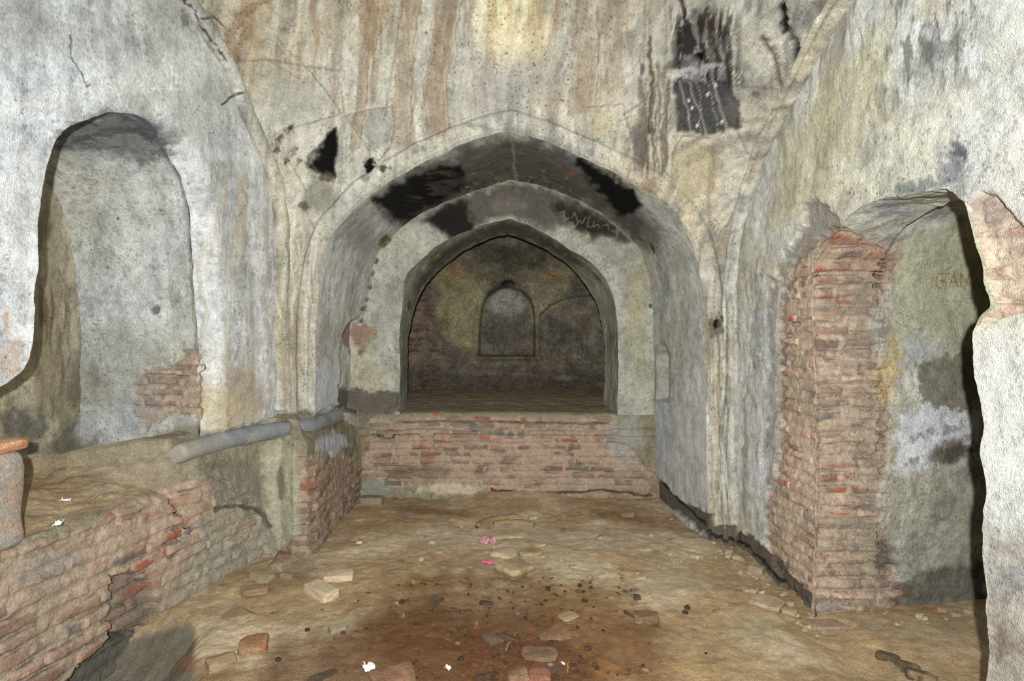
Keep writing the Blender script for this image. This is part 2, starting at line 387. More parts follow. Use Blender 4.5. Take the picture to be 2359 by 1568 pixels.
St([(1560, 80), (1700, 80), (1700, 200), (1560, 200)], (180, 178, 170), .6, 7, 60, .56, .66, 20, 37, ['shell'])
G([(1562, 60), (1590, 66), (1612, 100), (1600, 130), (1566, 120)], (34, 30, 28), .9, 6, 16, 9, only=['shell'])
Ln([(1566, -5), (1578, 40), (1600, 92)], 8, (52, 32, 22), .95, .6, 6, only=['shell']); Ln([(1626, 20), (1640, 70), (1652, 130)], 7, (64, 44, 32), .9, .6, 6, only=['shell'])
Ln([(1664, 60), (1670, 130), (1676, 200)], 6, (50, 40, 34), .9, .6, 4, only=['shell'])
G([(1552, 190), (1668, 190), (1702, 240), (1704, 296), (1650, 312), (1566, 306)], (58, 58, 60), .93, 5, 10, 14, -.012, only=['shell'])
B(1682, 255, 22, 50, (110, 106, 100), .6, -20, .6, .4, 10, only=['shell'])
for x0, x1, wd in ((1566, 1590, 2.6), (1588, 1622, 2.4), (1640, 1668, 3.6), (1604, 1612, 1.4), (1628, 1650, 1.3)):
    Ln([(x0, 192), (x0+10, 230), (x1, 280), (x1+6, 312)], wd*1.2, (176, 172, 158), .7, .9, 3, .003, only=['shell'])
B(1620, 160, 74, 15, (190, 190, 190), .7, -12, .8, 1.3, 10, only=['shell']); B(1556, 176, 26, 14, LGT, .8, -20, .6, .8, 9, only=['shell'])
B(1608, 133, 12, 14, BLK, 1, 0, .4, .2, h=-.03, only=['shell']); B(1655, 140, 18, 10, (60, 56, 52), .8, 0, .6, .4, only=['shell'])
for x, y in ((1628, 220), (1594, 250), (1608, 292), (1662, 285), (1586, 232), (1645, 200)): B(x, y, 4, 6, (220, 220, 215), .9, 0, .4, .4, 5, only=['shell'])
Ln([(1802, 15), (1812, 66), (1836, 100), (1834, 146)], 9, (22, 18, 16), 1, .5, 4, -.02, only=['shell'])
Ln([(1806, 60), (1812, 72)], 12, (40, 28, 22), .9, .6, 6, only=['shell'])
Ln([(1756, 84), (1782, 130), (1800, 196)], 8, (92, 82, 70), .9, .6, 4, -.012, only=['shell']); Ln([(1772, 88), (1800, 140), (1816, 180)], 4, (96, 84, 70), .8, .6, 3, only=['shell'])
Ln([(1496, 86), (1505, 200), (1498, 300)], 7, (92, 72, 54), .9, .8, 6, only=['shell']); B(1480, 160, 9, 20, (96, 94, 96), .9, 0, .5, .3, only=['shell'])
Ln([(1518, 150), (1524, 300), (1540, 330)], 5, (110, 96, 78), .8, .8, 6, only=['shell']); B(1505, 300, 12, 18, (60, 54, 48), .8, 0, .6, .7, 8, only=['shell'])
St([(1470, 180), (1560, 180), (1560, 400), (1480, 400)], (104, 92, 76), .8, 9, 260, .5, .6, 16, 9, ['shell'])
St([(1700, -20), (1940, -20), (1860, 160), (1740, 240)], (112, 108, 102), .7, 14, 120, .48, .62, 30, 10, ['shell'])
B(1900, 20, 70, 40, (110, 106, 98), .7, -30, .7, .5, 20, only=['shell']); B(1742, 218, 14, 10, (90, 90, 88), .8, 0, .5, .3, only=['shell'])
B(1230, 150, 5, 6, (90, 80, 76), .8, only=['shell']); B(982, 76, 4, 5, (70, 60, 52), .9, only=['shell'])
rr = random.Random(3)
for i in range(150):
    x = rr.gauss(1250, 150); y = abs(rr.gauss(150, 110)); B(x, y, rr.uniform(1.6, 3.4), rr.uniform(1.6, 4), (84, 74, 66), .8, 0, .5, .2, 6, only=['shell'])
# strip beside and band over the alcove arch
St([(610, 560), (735, 520), (735, 960), (640, 960)], (160, 146, 116), .6, 10, 300, .45, .62, 20, 12, ['shell', 'rib'])
St([(610, 560), (735, 520), (735, 960), (640, 960)], (212, 208, 192), .6, 9, 200, .58, .68, 20, 13, ['shell', 'rib'])
for x, y, rx, ry in ((1120, 296, 22, 12), (975, 345, 16, 10), (960, 352, 10, 8), (1480, 455, 16, 12), (1555, 480, 14, 16), (1565, 500, 10, 14), (1290, 330, 10, 22), (1640, 545, 12, 12), (1310, 345, 8, 20), (840, 410, 16, 10), (1080, 290, 20, 9), (1360, 352, 9, 12), (1505, 425, 18, 18)):
    B(x, y, rx, ry, (134, 132, 130), .7, 20, .5, .6, 10, h=-.006, only=['shell'])
B(1500, 430, 26, 30, (150, 128, 92), .6, 0, .6, .6, 10, only=['shell'])
G([(1610, 740), (1665, 735), (1668, 765), (1640, 780), (1612, 762)], (96, 92, 78), .8, 5, 12, 9, -.03, only=['shell', 'right', 'rib']); B(1652, 748, 8, 14, (18, 16, 14), .95, 0, .5, .6, 8, h=-.03, only=['shell', 'rib'])
Ln([(1650, 760), (1656, 800), (1652, 880)], 4, (110, 102, 86), .8, .6, 3, -.01, only=['shell', 'rib'])
Ln([(1612, 560), (1612, 700), (1618, 900), (1630, 1150)], 3, (140, 130, 108), .7, .7, 3, -.006, only=['shell'])
Ln([(1585, 520), (1608, 620)], 5, (196, 190, 170), .6, .7, 3, only=['shell'])
B(1575, 720, 30, 200, (190, 182, 150), .4, 0, .8, .3, 30, only=['alcove'])
St([(1595, 700), (1760, 600), (1760, 1220), (1620, 1180)], (146, 136, 112), .65, 9, 260, .5, .64, 20, 14, ['shell', 'right', 'rib'])
St([(1595, 700), (1790, 600), (1790, 1220), (1620, 1180)], (222, 220, 208), .6, 10, 160, .56, .68, 20, 15, ['shell', 'right', 'rib', 'alcove'])
B(1600, 1000, 60, 190, (206, 208, 208), .5, 0, .7, .4, 30, only=['alcove', 'shell'])
# left wall
St([(450, 380), (640, 380), (660, 1000), (470, 1000)], (176, 160, 130), .55, 11, 420, .46, .66, 30, 16, ['left'])
St([(400, 250), (600, 380), (650, 800), (460, 800)], (214, 213, 204), .45, 9, 300, .5, .66, 30, 17, ['left'])
B(555, 900, 70, 110, (158, 128, 84), .55, 0, .7, .4, 26, only=['left']); B(600, 600, 26, 40, (224, 224, 226), .8, 0, .6, .5, 14, only=['left'])
B(640, 1000, 40, 30, (190, 176, 140), .7, 0, .6, .4, only=['left']); B(480, 250, 160, 130, (168, 166, 150), .4, -50, .8, .4, 30, only=['left'])
B(300, 190, 330, 60, (222, 222, 214), .5, -14, .8, .4, 40, only=['left']); B(60, 60, 240, 110, (152, 152, 142), .5, 0, .8, .4, 50, only=['left'])
B(430, 20, 150, 60, (150, 146, 126), .5, 0, .8, .4, 40, only=['left']); B(430, 45, 16, 28, (112, 112, 110), .8, -20, .5, .4, 12, only=['left'])
B(330, 290, 110, 40, (120, 124, 128), .75, 10, .7, .5, 22, only=['left', 'lniche'])
Ln([(160, 80), (163, 130), (185, 165), (200, 200), (210, 195)], 2.2, (70, 66, 60), .9, .5, 3, -.006, only=['left'])
Ln([(424, 0), (452, 25), (470, 70), (500, 105), (520, 140)], 4.5, (52, 46, 40), .9, .5, 6, -.012, brk=.5, only=['left', 'rib', 'shell'])
Ln([(470, 45), (500, 40), (520, 60)], 3, (60, 54, 48), .9, .5, 4, -.01, only=['shell', 'rib']); Ln([(560, 215), (535, 225), (512, 240)], 4, (70, 62, 52), .9, .5, 3, -.01, only=['left', 'rib'])
def scratch(pts, only, c=(222, 222, 214), wd=1.9, a=.65): Ln(pts, wd, c, a, .5, 1, -.001, only=only)
for pts in ([(345, 165), (352, 160), (352, 172), (343, 182), (352, 190), (362, 180), (360, 168)], [(370, 168), (384, 165), (384, 180), (372, 182), (374, 196), (388, 200)],
            [(395, 166), (395, 205)], [(405, 170), (405, 190), (415, 192), (416, 168)], [(345, 205), (420, 207)], [(350, 212), (358, 200), (366, 212)]): scratch(pts, ['left'], (236, 236, 228), 2.2)
for pts in ([(112, 205), (60, 245)], [(60, 355), (0, 378)], [(62, 300), (18, 338)], [(40, 560), (55, 640), (60, 630), (68, 560)], [(8, 470), (14, 640)], [(30, 648), (70, 652)], [(150, 205), (90, 230)]): scratch(pts, ['left'])
for pts in ([(202, 665), (214, 545), (240, 665), (272, 580)], [(214, 545), (222, 640), (232, 660)], [(160, 590), (170, 560), (185, 545)]): scratch(pts, ['lniche'], (206, 206, 200))
B(30, 820, 50, 70, (176, 150, 124), .6, 0, .6, .6, 20, only=['left']); B(15, 740, 14, 40, (190, 160, 140), .7, 0, .6, .4, only=['left'])
B(60, 500, 60, 280, (206, 206, 200), .4, 0, .8, .4, 30, only=['left'])
# left passage
G([(130, 300), (240, 255), (380, 290), (420, 345), (380, 362), (320, 380), (270, 360), (130, 352)], (96, 98, 100), .75, 14, 24, 16, only=['lniche', 'left'])
St([(120, 270), (420, 270), (420, 370), (120, 360)], (70, 72, 74), .6, 60, 16, .5, .62, 16, 18, ['lniche', 'left'])
B(355, 712, 17, 15, (92, 92, 86), .85, 0, .6, .2, h=-.02, only=['lniche']); B(434, 471, 16, 11, (118, 122, 132), .85, 0, .4, .3, h=-.006, only=['lniche', 'left'])
B(447, 440, 10, 18, (190, 150, 90), .5, only=['lniche']); B(232, 492, 3, 3, (60, 58, 54)); B(275, 503, 4, 5, (64, 60, 56)); B(245, 616, 7, 6, (120, 120, 116), .7)
G([(85, 440), (115, 450), (130, 560), (145, 700), (140, 960), (85, 960)], (142, 128, 98), .5, 10, 14, 20, only=['lniche'])
St([(90, 520), (155, 520), (170, 960), (90, 960)], (96, 80, 56), .7, 12, 120, .45, .62, 16, 19, ['lniche'])
B(280, 830, 200, 110, (146, 144, 132), .5, 0, .8, .4, 40, only=['lniche']); B(200, 900, 120, 90, (120, 112, 84), .55, 0, .8, .4, 40, only=['lniche'])
B(300, 950, 90, 100, (150, 154, 156), .5, 0, .8, .4, 40, only=['lniche']); B(180, 1020, 120, 70, (98, 92, 74), .75, 0, .8, .5, 24, only=['lniche'])
B(200, 980, 32, 50, (186, 186, 182), .8, 10, .5, .5, 16, only=['lniche']); B(50, 980, 70, 70, (90, 88, 84), .8, 0, .7, .5, 20, only=['lniche'])
B(455, 640, 26, 110, (150, 144, 120), .7, 0, .7, .7, 10, h=-.006, only=['lniche', 'left']); B(300, 700, 90, 8, (188, 182, 190), .5, 3, .6, .5, only=['lniche'])
Bk([(308, 885), (330, 850), (395, 838), (430, 800), (470, 812), (494, 870), (494, 950), (455, 962), (400, 950), (330, 985), (300, 940)], .02, 12, tone=1.05, keep=.9, only=['lniche', 'left'])
B(455, 825, 26, 20, (196, 160, 142), .8, 0, .6, .4, only=['lniche', 'left']); B(448, 845, 16, 10, (90, 78, 66), .8, 0, .6, .4, h=-.03, only=['lniche', 'left'])
B(430, 1000, 110, 36, (136, 128, 104), .8, -10, .7, .5, only=['left', 'lniche'])
G([(430, 1018), (600, 975), (665, 955), (790, 935), (800, 1010), (640, 1080), (430, 1100)], (112, 106, 90), .85, 6, 10, 16, -.03, only=['left', 'alcove', 'shell'])
G([(452, 950), (500, 890), (600, 940), (596, 978), (462, 1008)], (186, 172, 136), .6, 8, 14, 18, only=['left'])
B(480, 975, 26, 26, (218, 216, 204), .8, 0, .6, .5, only=['left'])
# alcove vault and jambs
VC = ['alcove', 'arch_end', 'inner']
G([(862, 455), (900, 420), (985, 380), (1060, 345), (1170, 310), (1290, 340), (1400, 395), (1480, 460), (1500, 520), (1460, 560), (1390, 500), (1300, 460), (1174, 425), (1088, 445), (1000, 485), (930, 525), (888, 500)], (74, 70, 62), .85, 22, 26, 30, only=['alcove'])
G([(862, 458), (905, 422), (975, 392), (1012, 378), (1060, 382), (1085, 425), (1040, 452), (1000, 480), (930, 520), (880, 496)], BLK, .97, 12, 22, 22, only=['alcove'])
St([(900, 330), (1180, 300), (1300, 330), (1200, 420), (1080, 445), (950, 500)], (100, 94, 84), .5, 60, 12, .5, .64, 20, 20, ['alcove'])
G([(1322, 358), (1400, 392), (1462, 440), (1484, 470), (1440, 500), (1405, 482), (1385, 440), (1340, 400)], BLK, 1, 8, 16, 20, only=['alcove'])
B(1500, 540, 60, 60, (84, 82, 72), .7, 50, .8, .4, 26, only=['alcove']); B(830, 540, 60, 80, (120, 120, 112), .5, -50, .8, .3, 30, only=['alcove'])
Ln([(1178, 305), (1180, 350), (1190, 420)], 8, (150, 150, 148), .7, .9, 6, brk=.4, only=['alcove'])
for x, y, r in ((1320, 398, 14), (1345, 428, 12), (1430, 380, 8), (1290, 380, 8)): B(x, y, r, r*.6, (150, 108, 76), .8, 25, .6, .5, 8, only=['alcove'])
for i in range(110):
    x = rr.uniform(1060, 1320); y = 400+.0011*(x-1180)**2+rr.gauss(22, 18); B(x, y, rr.uniform(2, 6), rr.uniform(2, 5), rr.choice([(168, 160, 146), (150, 142, 128), (90, 60, 44)]), .8, 0, .5, .3, 6, only=VC)
G([(958, 508), (1030, 468), (1090, 445), (1174, 420), (1240, 428), (1312, 455), (1400, 500), (1452, 556), (1420, 560), (1350, 540), (1250, 520), (1174, 500), (1085, 530), (1050, 552), (1010, 525)], (88, 82, 74), .88, 14, 22, 24, only=['arch_end'])
G([(962, 508), (1028, 470), (1068, 455), (1085, 500), (1092, 528), (1042, 556), (1012, 528)], (30, 27, 24), .93, 12, 18, 20, only=['arch_end'])
G([(1270, 470), (1330, 470), (1400, 505), (1440, 548), (1360, 545), (1300, 500)], (46, 38, 32), .9, 14, 20, 18, only=['arch_end'])
B(1170, 470, 60, 30, (130, 122, 118), .6, 0, .7, .4, only=['arch_end'])
Ln([(958, 502), (1027, 466), (1088, 441), (1174, 415), (1240, 427), (1312, 452), (1389, 492), (1455, 553), (1486, 604), (1501, 665)], 3, (150, 140, 120), .75, .6, 2, .006, brk=.3, only=['arch_end', 'alcove'])
B(1470, 700, 40, 160, (176, 166, 124), .55, 0, .7, .4, 30, only=['arch_end', 'alcove']); B(1440, 1010, 60, 90, (176, 176, 168), .6, 0, .7, .5, 24, only=['arch_end', 'platform'])
for pts in ([(1290, 492), (1300, 485), (1300, 505), (1312, 500)], [(1318, 500), (1324, 488), (1332, 514), (1326, 524), (1318, 512)], [(1336, 508), (1342, 515), (1350, 500)], [(1358, 500), (1354, 522), (1364, 524)], [(1370, 508), (1368, 522), (1378, 516), (1384, 524)], [(1390, 520), (1400, 516), (1404, 530)], [(1410, 530), (1424, 540), (1420, 550)],
            [(1300, 540), (1320, 548), (1332, 540), (1350, 556)], [(1360, 548), (1372, 562), (1384, 552), (1394, 570)]): scratch(pts, ['arch_end'], (150, 145, 130), 1.5, .6)
G([(950, 690), (960, 640), (1010, 580), (1100, 530), (1170, 505), (1250, 535), (1330, 590), (1380, 640), (1310, 600), (1236, 565), (1169, 540), (1100, 563), (1030, 606), (985, 650)], (74, 70, 62), .8, 12, 14, 16, only=['inner'])
for x, y, r in ((1143, 514, 14), (1066, 548, 9), (1236, 548, 8), (1300, 590, 12), (1285, 565, 10)): B(x, y, r, r*.6, (140, 132, 118), .7, -20, .6, .4, 8, only=['inner', 'arch_end'])
B(940, 704, 6, 14, (120, 80, 50), .8, 0, .5, .4, only=['inner']); St([(1390, 640), (1424, 700), (1424, 950), (1390, 950)], (206, 200, 176), .6, 8, 200, .5, .62, 10, 22, ['inner'])
for x, y, r, t in ((886, 556, 20, 0), (868, 600, 9, 0), (858, 628, 8, 0), (850, 662, 9, 0), (844, 690, 7, 0), (838, 712, 9, 0), (832, 740, 6, 0)):
    B(x, y, r*.55, r, (104, 88, 62), .95, 35, .5, .6, 9, h=-.02, only=VC)
Ln([(884, 548), (862, 600), (850, 660), (836, 730), (824, 800)], 4, (150, 140, 118), .6, .6, 3, -.01, brk=.6, only=VC)
G([(802, 772), (812, 744), (850, 752), (862, 772), (848, 786), (838, 816), (822, 802)], (158, 128, 112), .9, 4, 8, 12, -.006, only=VC); B(856, 776, 16, 12, (160, 150, 104), .7, -40, .5, .4, 10, only=VC); B(828, 812, 10, 12, (120, 112, 92), .8, only=VC)
G([(786, 942), (784, 890), (850, 905), (920, 905), (922, 950), (860, 960)], (100, 92, 82), .9, 6, 10, 14, -.03, only=VC)
B(1506, 570, 6, 24, (112, 76, 44), .95, -20, .5, .4, 9, only=VC); B(1500, 703, 6, 8, (70, 68, 62), .9, only=VC)
G([(735, 850), (780, 850), (778, 955), (722, 950)], (206, 208, 214), .7, 10, 16, 18, only=['alcove', 'shell'])
G([(1508, 795), (1530, 785), (1546, 810), (1548, 925), (1508, 925)], (140, 138, 122), .6, 3, 4, only=['alcove'])  # hollow in the right jamb painted dimmer, shade put into its colour
scratch([(1552, 775), (1570, 790), (1580, 815), (1568, 835), (1562, 812), (1576, 790), (1590, 800)], ['alcove'], (216, 214, 206)); scratch([(752, 670), (768, 680), (760, 692)], ['alcove'])
B(1530, 1000, 40, 120, (190, 192, 200), .5, 0, .7, .4, 24, only=['alcove'])
G([(1495, 1090), (1512, 1092), (1560, 1150), (1642, 1188), (1644, 1215), (1690, 1212), (1760, 1262), (1900, 1420), (1880, 1470), (1760, 1370), (1640, 1262), (1570, 1190), (1500, 1150)], (92, 84, 72), .92, 5, 9, 14, -.035, only=['alcove', 'shell', 'right', 'rib'])
Ln([(1520, 1112), (1590, 1190), (1640, 1235), (1700, 1250), (1790, 1345)], 7, (36, 33, 30), .9, .6, 5, -.02, brk=.5, only=['alcove', 'shell', 'right', 'rib'])
# platform face
Bk([(846, 962), (1404, 956), (1418, 990), (1460, 1040), (1500, 1090), (1520, 1180), (1130, 1180), (1125, 1112), (900, 1122), (828, 1082), (850, 1010)], .012, 10, tone=.98, only=['platform'])
B(858, 1128, 62, 26, (150, 150, 138), .85, 0, .5, .4, only=['platform']); B(1045, 1126, 96, 17, (206, 192, 162), .9, 0, .5, .5, 14, only=['platform']); B(960, 1085, 100, 22, (120, 108, 86), .7, 0, .6, .5, only=['platform'])
Ln([(900, 1148), (1000, 1156), (1120, 1148)], 7, (88, 54, 42), .85, .5, 4, -.02, brk=.5, only=['platform'])
Ln([(1130, 1130), (1250, 1140), (1380, 1130), (1500, 1140)], 6, (66, 52, 42), .8, .5, 5, -.02, brk=.6, only=['platform'])
Ln([(930, 972), (1404, 974)], 3, (90, 82, 68), .7, .5, 2, -.012, only=['platform']); Ln([(930, 948), (1400, 955)], 9, (150, 138, 112), .85, .5, 2, .01, only=['platform'])
for x, y in ((1000, 988), (1115, 1008), (1030, 1020), (900, 988), (935, 1000), (1010, 955)): B(x, y, 16, 4, (180, 90, 60), .7, 0, .4, .4, 9, only=['platform'])
for x, y in ((905, 990), (1095, 993), (1285, 1043), (1090, 978)): B(x, y, 14, 4, (98, 98, 108), .8, 0, .4, .4, 9, only=['platform'])
# chamber
G([(990, 640), (1040, 610), (1090, 640), (1130, 660), (1108, 720), (1100, 830), (1040, 780), (1010, 720)], (168, 160, 122), .8, 14, 20, 22, only=['chamber'])
G([(1200, 650), (1280, 620), (1320, 620), (1290, 700), (1235, 740)], (160, 152, 118), .7, 14, 20, 22, only=['chamber'])
for x, y, rx, ry in ((1070, 622, 50, 10), (1050, 632, 40, 8), (1265, 638, 40, 9), (1140, 640, 20, 6), (1290, 648, 24, 6)): B(x, y, rx, ry, (160, 118, 66), .6, 25, .9, .8, 9, only=['chamber'])
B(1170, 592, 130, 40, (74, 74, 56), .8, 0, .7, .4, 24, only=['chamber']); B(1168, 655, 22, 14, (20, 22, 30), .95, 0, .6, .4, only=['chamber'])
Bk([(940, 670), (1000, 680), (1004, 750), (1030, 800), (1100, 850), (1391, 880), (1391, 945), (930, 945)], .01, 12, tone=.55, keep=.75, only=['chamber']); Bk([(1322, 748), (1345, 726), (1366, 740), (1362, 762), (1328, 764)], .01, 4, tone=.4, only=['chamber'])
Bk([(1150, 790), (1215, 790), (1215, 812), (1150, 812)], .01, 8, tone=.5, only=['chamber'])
B(1170, 695, 52, 40, (176, 174, 166), .85, 0, .6, .5, only=['chamber']); B(1180, 770, 56, 50, (100, 98, 90), .6, 0, .8, .4, only=['chamber'])
Ln([(1243, 724), (1265, 702), (1300, 688), (1375, 682)], 3, (88, 80, 66), .8, .5, 2, -.02, only=['chamber']); B(1320, 720, 60, 34, (148, 128, 108), .6, 0, .7, .4, only=['chamber'])
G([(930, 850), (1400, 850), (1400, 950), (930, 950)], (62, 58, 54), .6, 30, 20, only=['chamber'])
for x, y in ((1060, 855), (1120, 858), (1200, 862), (1300, 868), (1030, 840)): B(x, y, 40, 8, (130, 128, 122), .6, 0, .7, .7, 12, only=['chamber'])
# right wall
St([(1750, 200), (1960, -20), (2080, -20), (1960, 300), (1860, 460), (1780, 500)], (140, 132, 112), .7, 16, 200, .46, .64, 40, 23, ['right'])
G([(1820, 300), (1960, 120), (2040, 60), (2060, 200), (1980, 330), (1880, 460), (1780, 520)], (206, 196, 152), .5, 40, 40, 40, only=['right'])
B(1960, 420, 60, 30, (222, 218, 190), .6, -30, .8, .4, 24, only=['right']); B(1905, 350, 30, 120, (150, 142, 124), .5, 20, .8, .5, 24, only=['right'])
St([(2000, -20), (2250, -20), (2250, 180), (2020, 260)], (96, 94, 90), .75, 14, 60, .48, .64, 50, 24, ['right'])
B(2150, 130, 130, 30, (108, 106, 102), .6, -40, .8, .6, 16, only=['right']); B(2190, 380, 55, 60, (110, 114, 120), .75, -30, .8, .6, 16, only=['right'])
B(2210, 345, 24, 40, (60, 64, 72), .8, 0, .7, .7, 10, only=['right']); B(2120, 430, 90, 26, (92, 100, 106), .7, -12, .7, .6, 14, only=['right']); B(2245, 120, 34, 24, (216, 216, 214), .8, 10, .5, .7, 12, only=['right'])
B(2150, 20, 60, 40, (190, 174, 136), .4, 0, .7, .5, only=['right']); B(2050, 480, 60, 30, (150, 152, 156), .8, -8, .6, .5, 12, only=['rniche', 'right'])
Ln([(2150, 30), (2158, 60), (2165, 95), (2200, 100), (2230, 118)], 2, (110, 104, 96), .8, .5, 3, -.004, only=['right'])
B(1957, 443, 6, 7, (206, 140, 84), .9, only=['right']); B(2036, 315, 7, 8, (130, 132, 134), .9, h=-.01, only=['right'])
G([(1850, 470), (1880, 456), (1920, 494), (1935, 520), (1890, 560), (1830, 600), (1796, 660), (1786, 620), (1820, 570), (1852, 520)], (140, 134, 122), .9, 6, 9, 14, -.03, only=['right'])
Bk([(1938, 518), (1905, 520), (1860, 560), (1822, 600), (1798, 680), (1788, 800), (1785, 960), (1782, 1100), (1755, 1200), (1770, 1300), (1850, 1460), (2000, 1460), (2000, 500)], .03, 10, tone=1.16, keep=.97, only=['right'])
Bk([(1850, 470), (1940, 520), (2000, 560), (2085, 590), (2062, 650), (2000, 740), (2020, 800), (2050, 900), (2050, 1060), (2010, 1160), (2040, 1230), (2060, 1330), (2110, 1360), (2040, 1440), (1850, 1480)], .012, 12, tone=1.0, only=['rniche'])
G([(1985, 620), (2080, 600), (2070, 760), (2075, 1000), (2060, 1330), (2010, 1400), (1985, 1300), (1990, 1000), (1975, 800)], (150, 140, 122), .5, 26, 26, 16, only=['rniche'])
B(1872, 950, 16, 420, (206, 180, 164), .4, 0, .8, .5, 14, only=['right', 'rniche'])
St([(1880, 600), (2050, 600), (2050, 1400), (1880, 1430)], (120, 112, 102), .55, 90, 9, .50, .62, 16, 33, ['rniche'])
G([(1940, 540), (2090, 560), (2060, 660), (1990, 640)], (156, 118, 100), .45, 20, 22, only=['rniche'])
for x, y, wx in ((1915, 548, 40), (1925, 575, 20), (1905, 650, 28), (1910, 690, 40), (1950, 700, 24), (1935, 722, 22), (1905, 795, 22), (1935, 912, 12), (1930, 1075, 60), (1900, 1290, 22), (1930, 1182, 34)):
    B(x, y, wx, 5, (160, 88, 64), .6, 0, .5, .5, 10, only=['rniche'])
B(2045, 860, 36, 90, (184, 160, 108), .65, 5, .7, .5, 22, only=['rniche']); B(2060, 800, 26, 60, (190, 160, 104), .6, 0, .7, .5, only=['rniche'])
G([(2080, 560), (2240, 500), (2290, 520), (2290, 830), (2140, 840), (2080, 800), (2060, 700)], (168, 166, 136), .75, 20, 24, 26, only=['rniche'])
B(2170, 500, 110, 26, (150, 150, 146), .6, 0, .8, .5, only=['rniche']); B(2120, 800, 70, 50, (184, 188, 194), .6, 0, .8, .7, 12, only=['rniche'])
G([(2110, 840), (2240, 800), (2262, 900), (2230, 980), (2160, 960), (2110, 900)], (112, 106, 88), .8, 8, 28, 14, only=['rniche'])
G([(2080, 950), (2170, 940), (2262, 960), (2262, 1010), (2190, 1040), (2120, 1090), (2060, 1090)], (206, 207, 210), .85, 6, 34, 14, only=['rniche'])
B(2180, 1040, 60, 34, (92, 80, 60), .85, -20, .7, .6, only=['rniche']); B(2205, 1040, 60, 24, (70, 66, 58), .75, -12, .6, .9, 9, only=['rniche'])
B(2170, 1160, 32, 46, (158, 156, 148), .85, 15, .35, .3, h=.006, only=['rniche']); B(2236, 1090, 40, 40, (150, 150, 146), .8, 0, .5, .4, only=['rniche']); B(2145, 1186, 9, 10, (90, 86, 78), .8, 0, .5, .2, only=['rniche'])
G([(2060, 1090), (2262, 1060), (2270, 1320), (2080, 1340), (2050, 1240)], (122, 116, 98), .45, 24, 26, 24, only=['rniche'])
for x, y, q in ((2130, 1000, 30), (2200, 985, 34), (2235, 1000, 24), (2110, 1060, 26)): B(x, y, q, q*.45, (96, 92, 80), .6, -25, .7, 1.3, 9, only=['rniche'])
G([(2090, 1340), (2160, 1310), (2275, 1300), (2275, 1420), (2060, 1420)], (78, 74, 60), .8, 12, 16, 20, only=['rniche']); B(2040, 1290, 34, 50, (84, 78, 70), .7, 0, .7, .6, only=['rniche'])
for i, pts in enumerate(([(2178, 660), (2180, 632), (2200, 630), (2198, 644), (2182, 646), (2202, 650), (2198, 664), (2178, 662)], [(2206, 662), (2216, 630), (2224, 660)], [(2208, 650), (2224, 648)], [(2230, 660), (2232, 630), (2246, 655), (2250, 628), (2252, 658)])):
    Ln([(x-16, y) for x, y in pts], 1.8, (142, 122, 70), .95, .4, .5, only=['rniche'])
Bk([(2215, 470), (2262, 440), (2295, 446), (2310, 470), (2359, 520), (2420, 560), (2420, 690), (2300, 735), (2262, 760), (2230, 720), (2225, 500)], .045, 6, tone=1.05, keep=.85, only=['right'])
G([(2222, 470), (2286, 425), (2320, 490), (2260, 530)], (150, 136, 126), .75, 6, 8, only=['right'])
B(2310, 900, 60, 170, (216, 216, 208), .6, 0, .7, .4, 30, only=['right']); G([(2265, 1240), (2400, 1200), (2400, 1600), (2265, 1600)], (158, 150, 138), .75, 40, 40, 30, only=['right'])
B(2320, 1340, 60, 60, (110, 110, 116), .5, 0, .7, .9, 12, only=['right']); B(2310, 1480, 60, 60, (120, 100, 84), .6, 0, .7, .9, 12, only=['right'])
B(1750, 900, 36, 280, (206, 208, 212), .45, 4, .8, .7, 16, only=['right']); B(1770, 640, 40, 120, (190, 180, 146), .5, 10, .8, .5, only=['right'])
B(1745, 760, 16, 220, (120, 122, 122), .5, 3, .8, .8, 12, only=['right']); B(1752, 1080, 36, 70, (222, 224, 230), .6, 0, .7, .6, only=['right'])
G([(1772, 640), (1800, 640), (1796, 1080), (1762, 1180), (1768, 900)], (120, 114, 100), .6, 8, 14, 14, -.012, only=['right'])
# low brick wall on the left
LW = ['lowwall']
Bk([(-60, 1240), (110, 1240), (300, 1158), (430, 1110), (520, 1100), (590, 1160), (624, 1290), (420, 1470), (400, 1800), (-60, 1800)], .012, 10, tone=.98, keep=.95, only=LW)
Bk([(690, 1050), (760, 1040), (830, 1060), (840, 1170), (745, 1300), (680, 1330), (676, 1200)], .012, 12, tone=.9, keep=.7, only=LW)
G([(470, 1190), (560, 1170), (620, 1200), (640, 1280), (440, 1440), (400, 1400), (440, 1300)], (158, 158, 142), .55, 20, 30, 14, only=LW)
G([(480, 1090), (600, 1060), (620, 1180), (560, 1170), (500, 1150)], (132, 128, 112), .8, 12, 22, 14, -.01, only=LW)
G([(606, 1060), (660, 1000), (680, 1060), (690, 1230), (640, 1260), (610, 1180)], (168, 166, 142), .85, 8, 14, 16, .012, only=LW)
B(650, 1110, 16, 50, (112, 104, 84), .8, 0, .6, .5, h=-.02, only=LW); B(765, 1025, 44, 32, (186, 186, 192), .85, 0, .5, .5, 14, only=LW); B(840, 1000, 24, 60, (176, 172, 158), .7, 0, .6, .5, only=LW)
B(710, 1120, 22, 26, (156, 92, 70), .6, 0, .6, .7, 9, only=LW)
Ln([(500, 1175), (560, 1165), (604, 1178), (618, 1215)], 9, (84, 78, 68), .8, .6, 5, -.02, brk=.4, only=LW)
G([(255, 1326), (300, 1312), (350, 1345), (366, 1400), (384, 1440), (300, 1480), (260, 1466)], (112, 100, 88), .55, 4, 4, 14, -.13, only=LW)
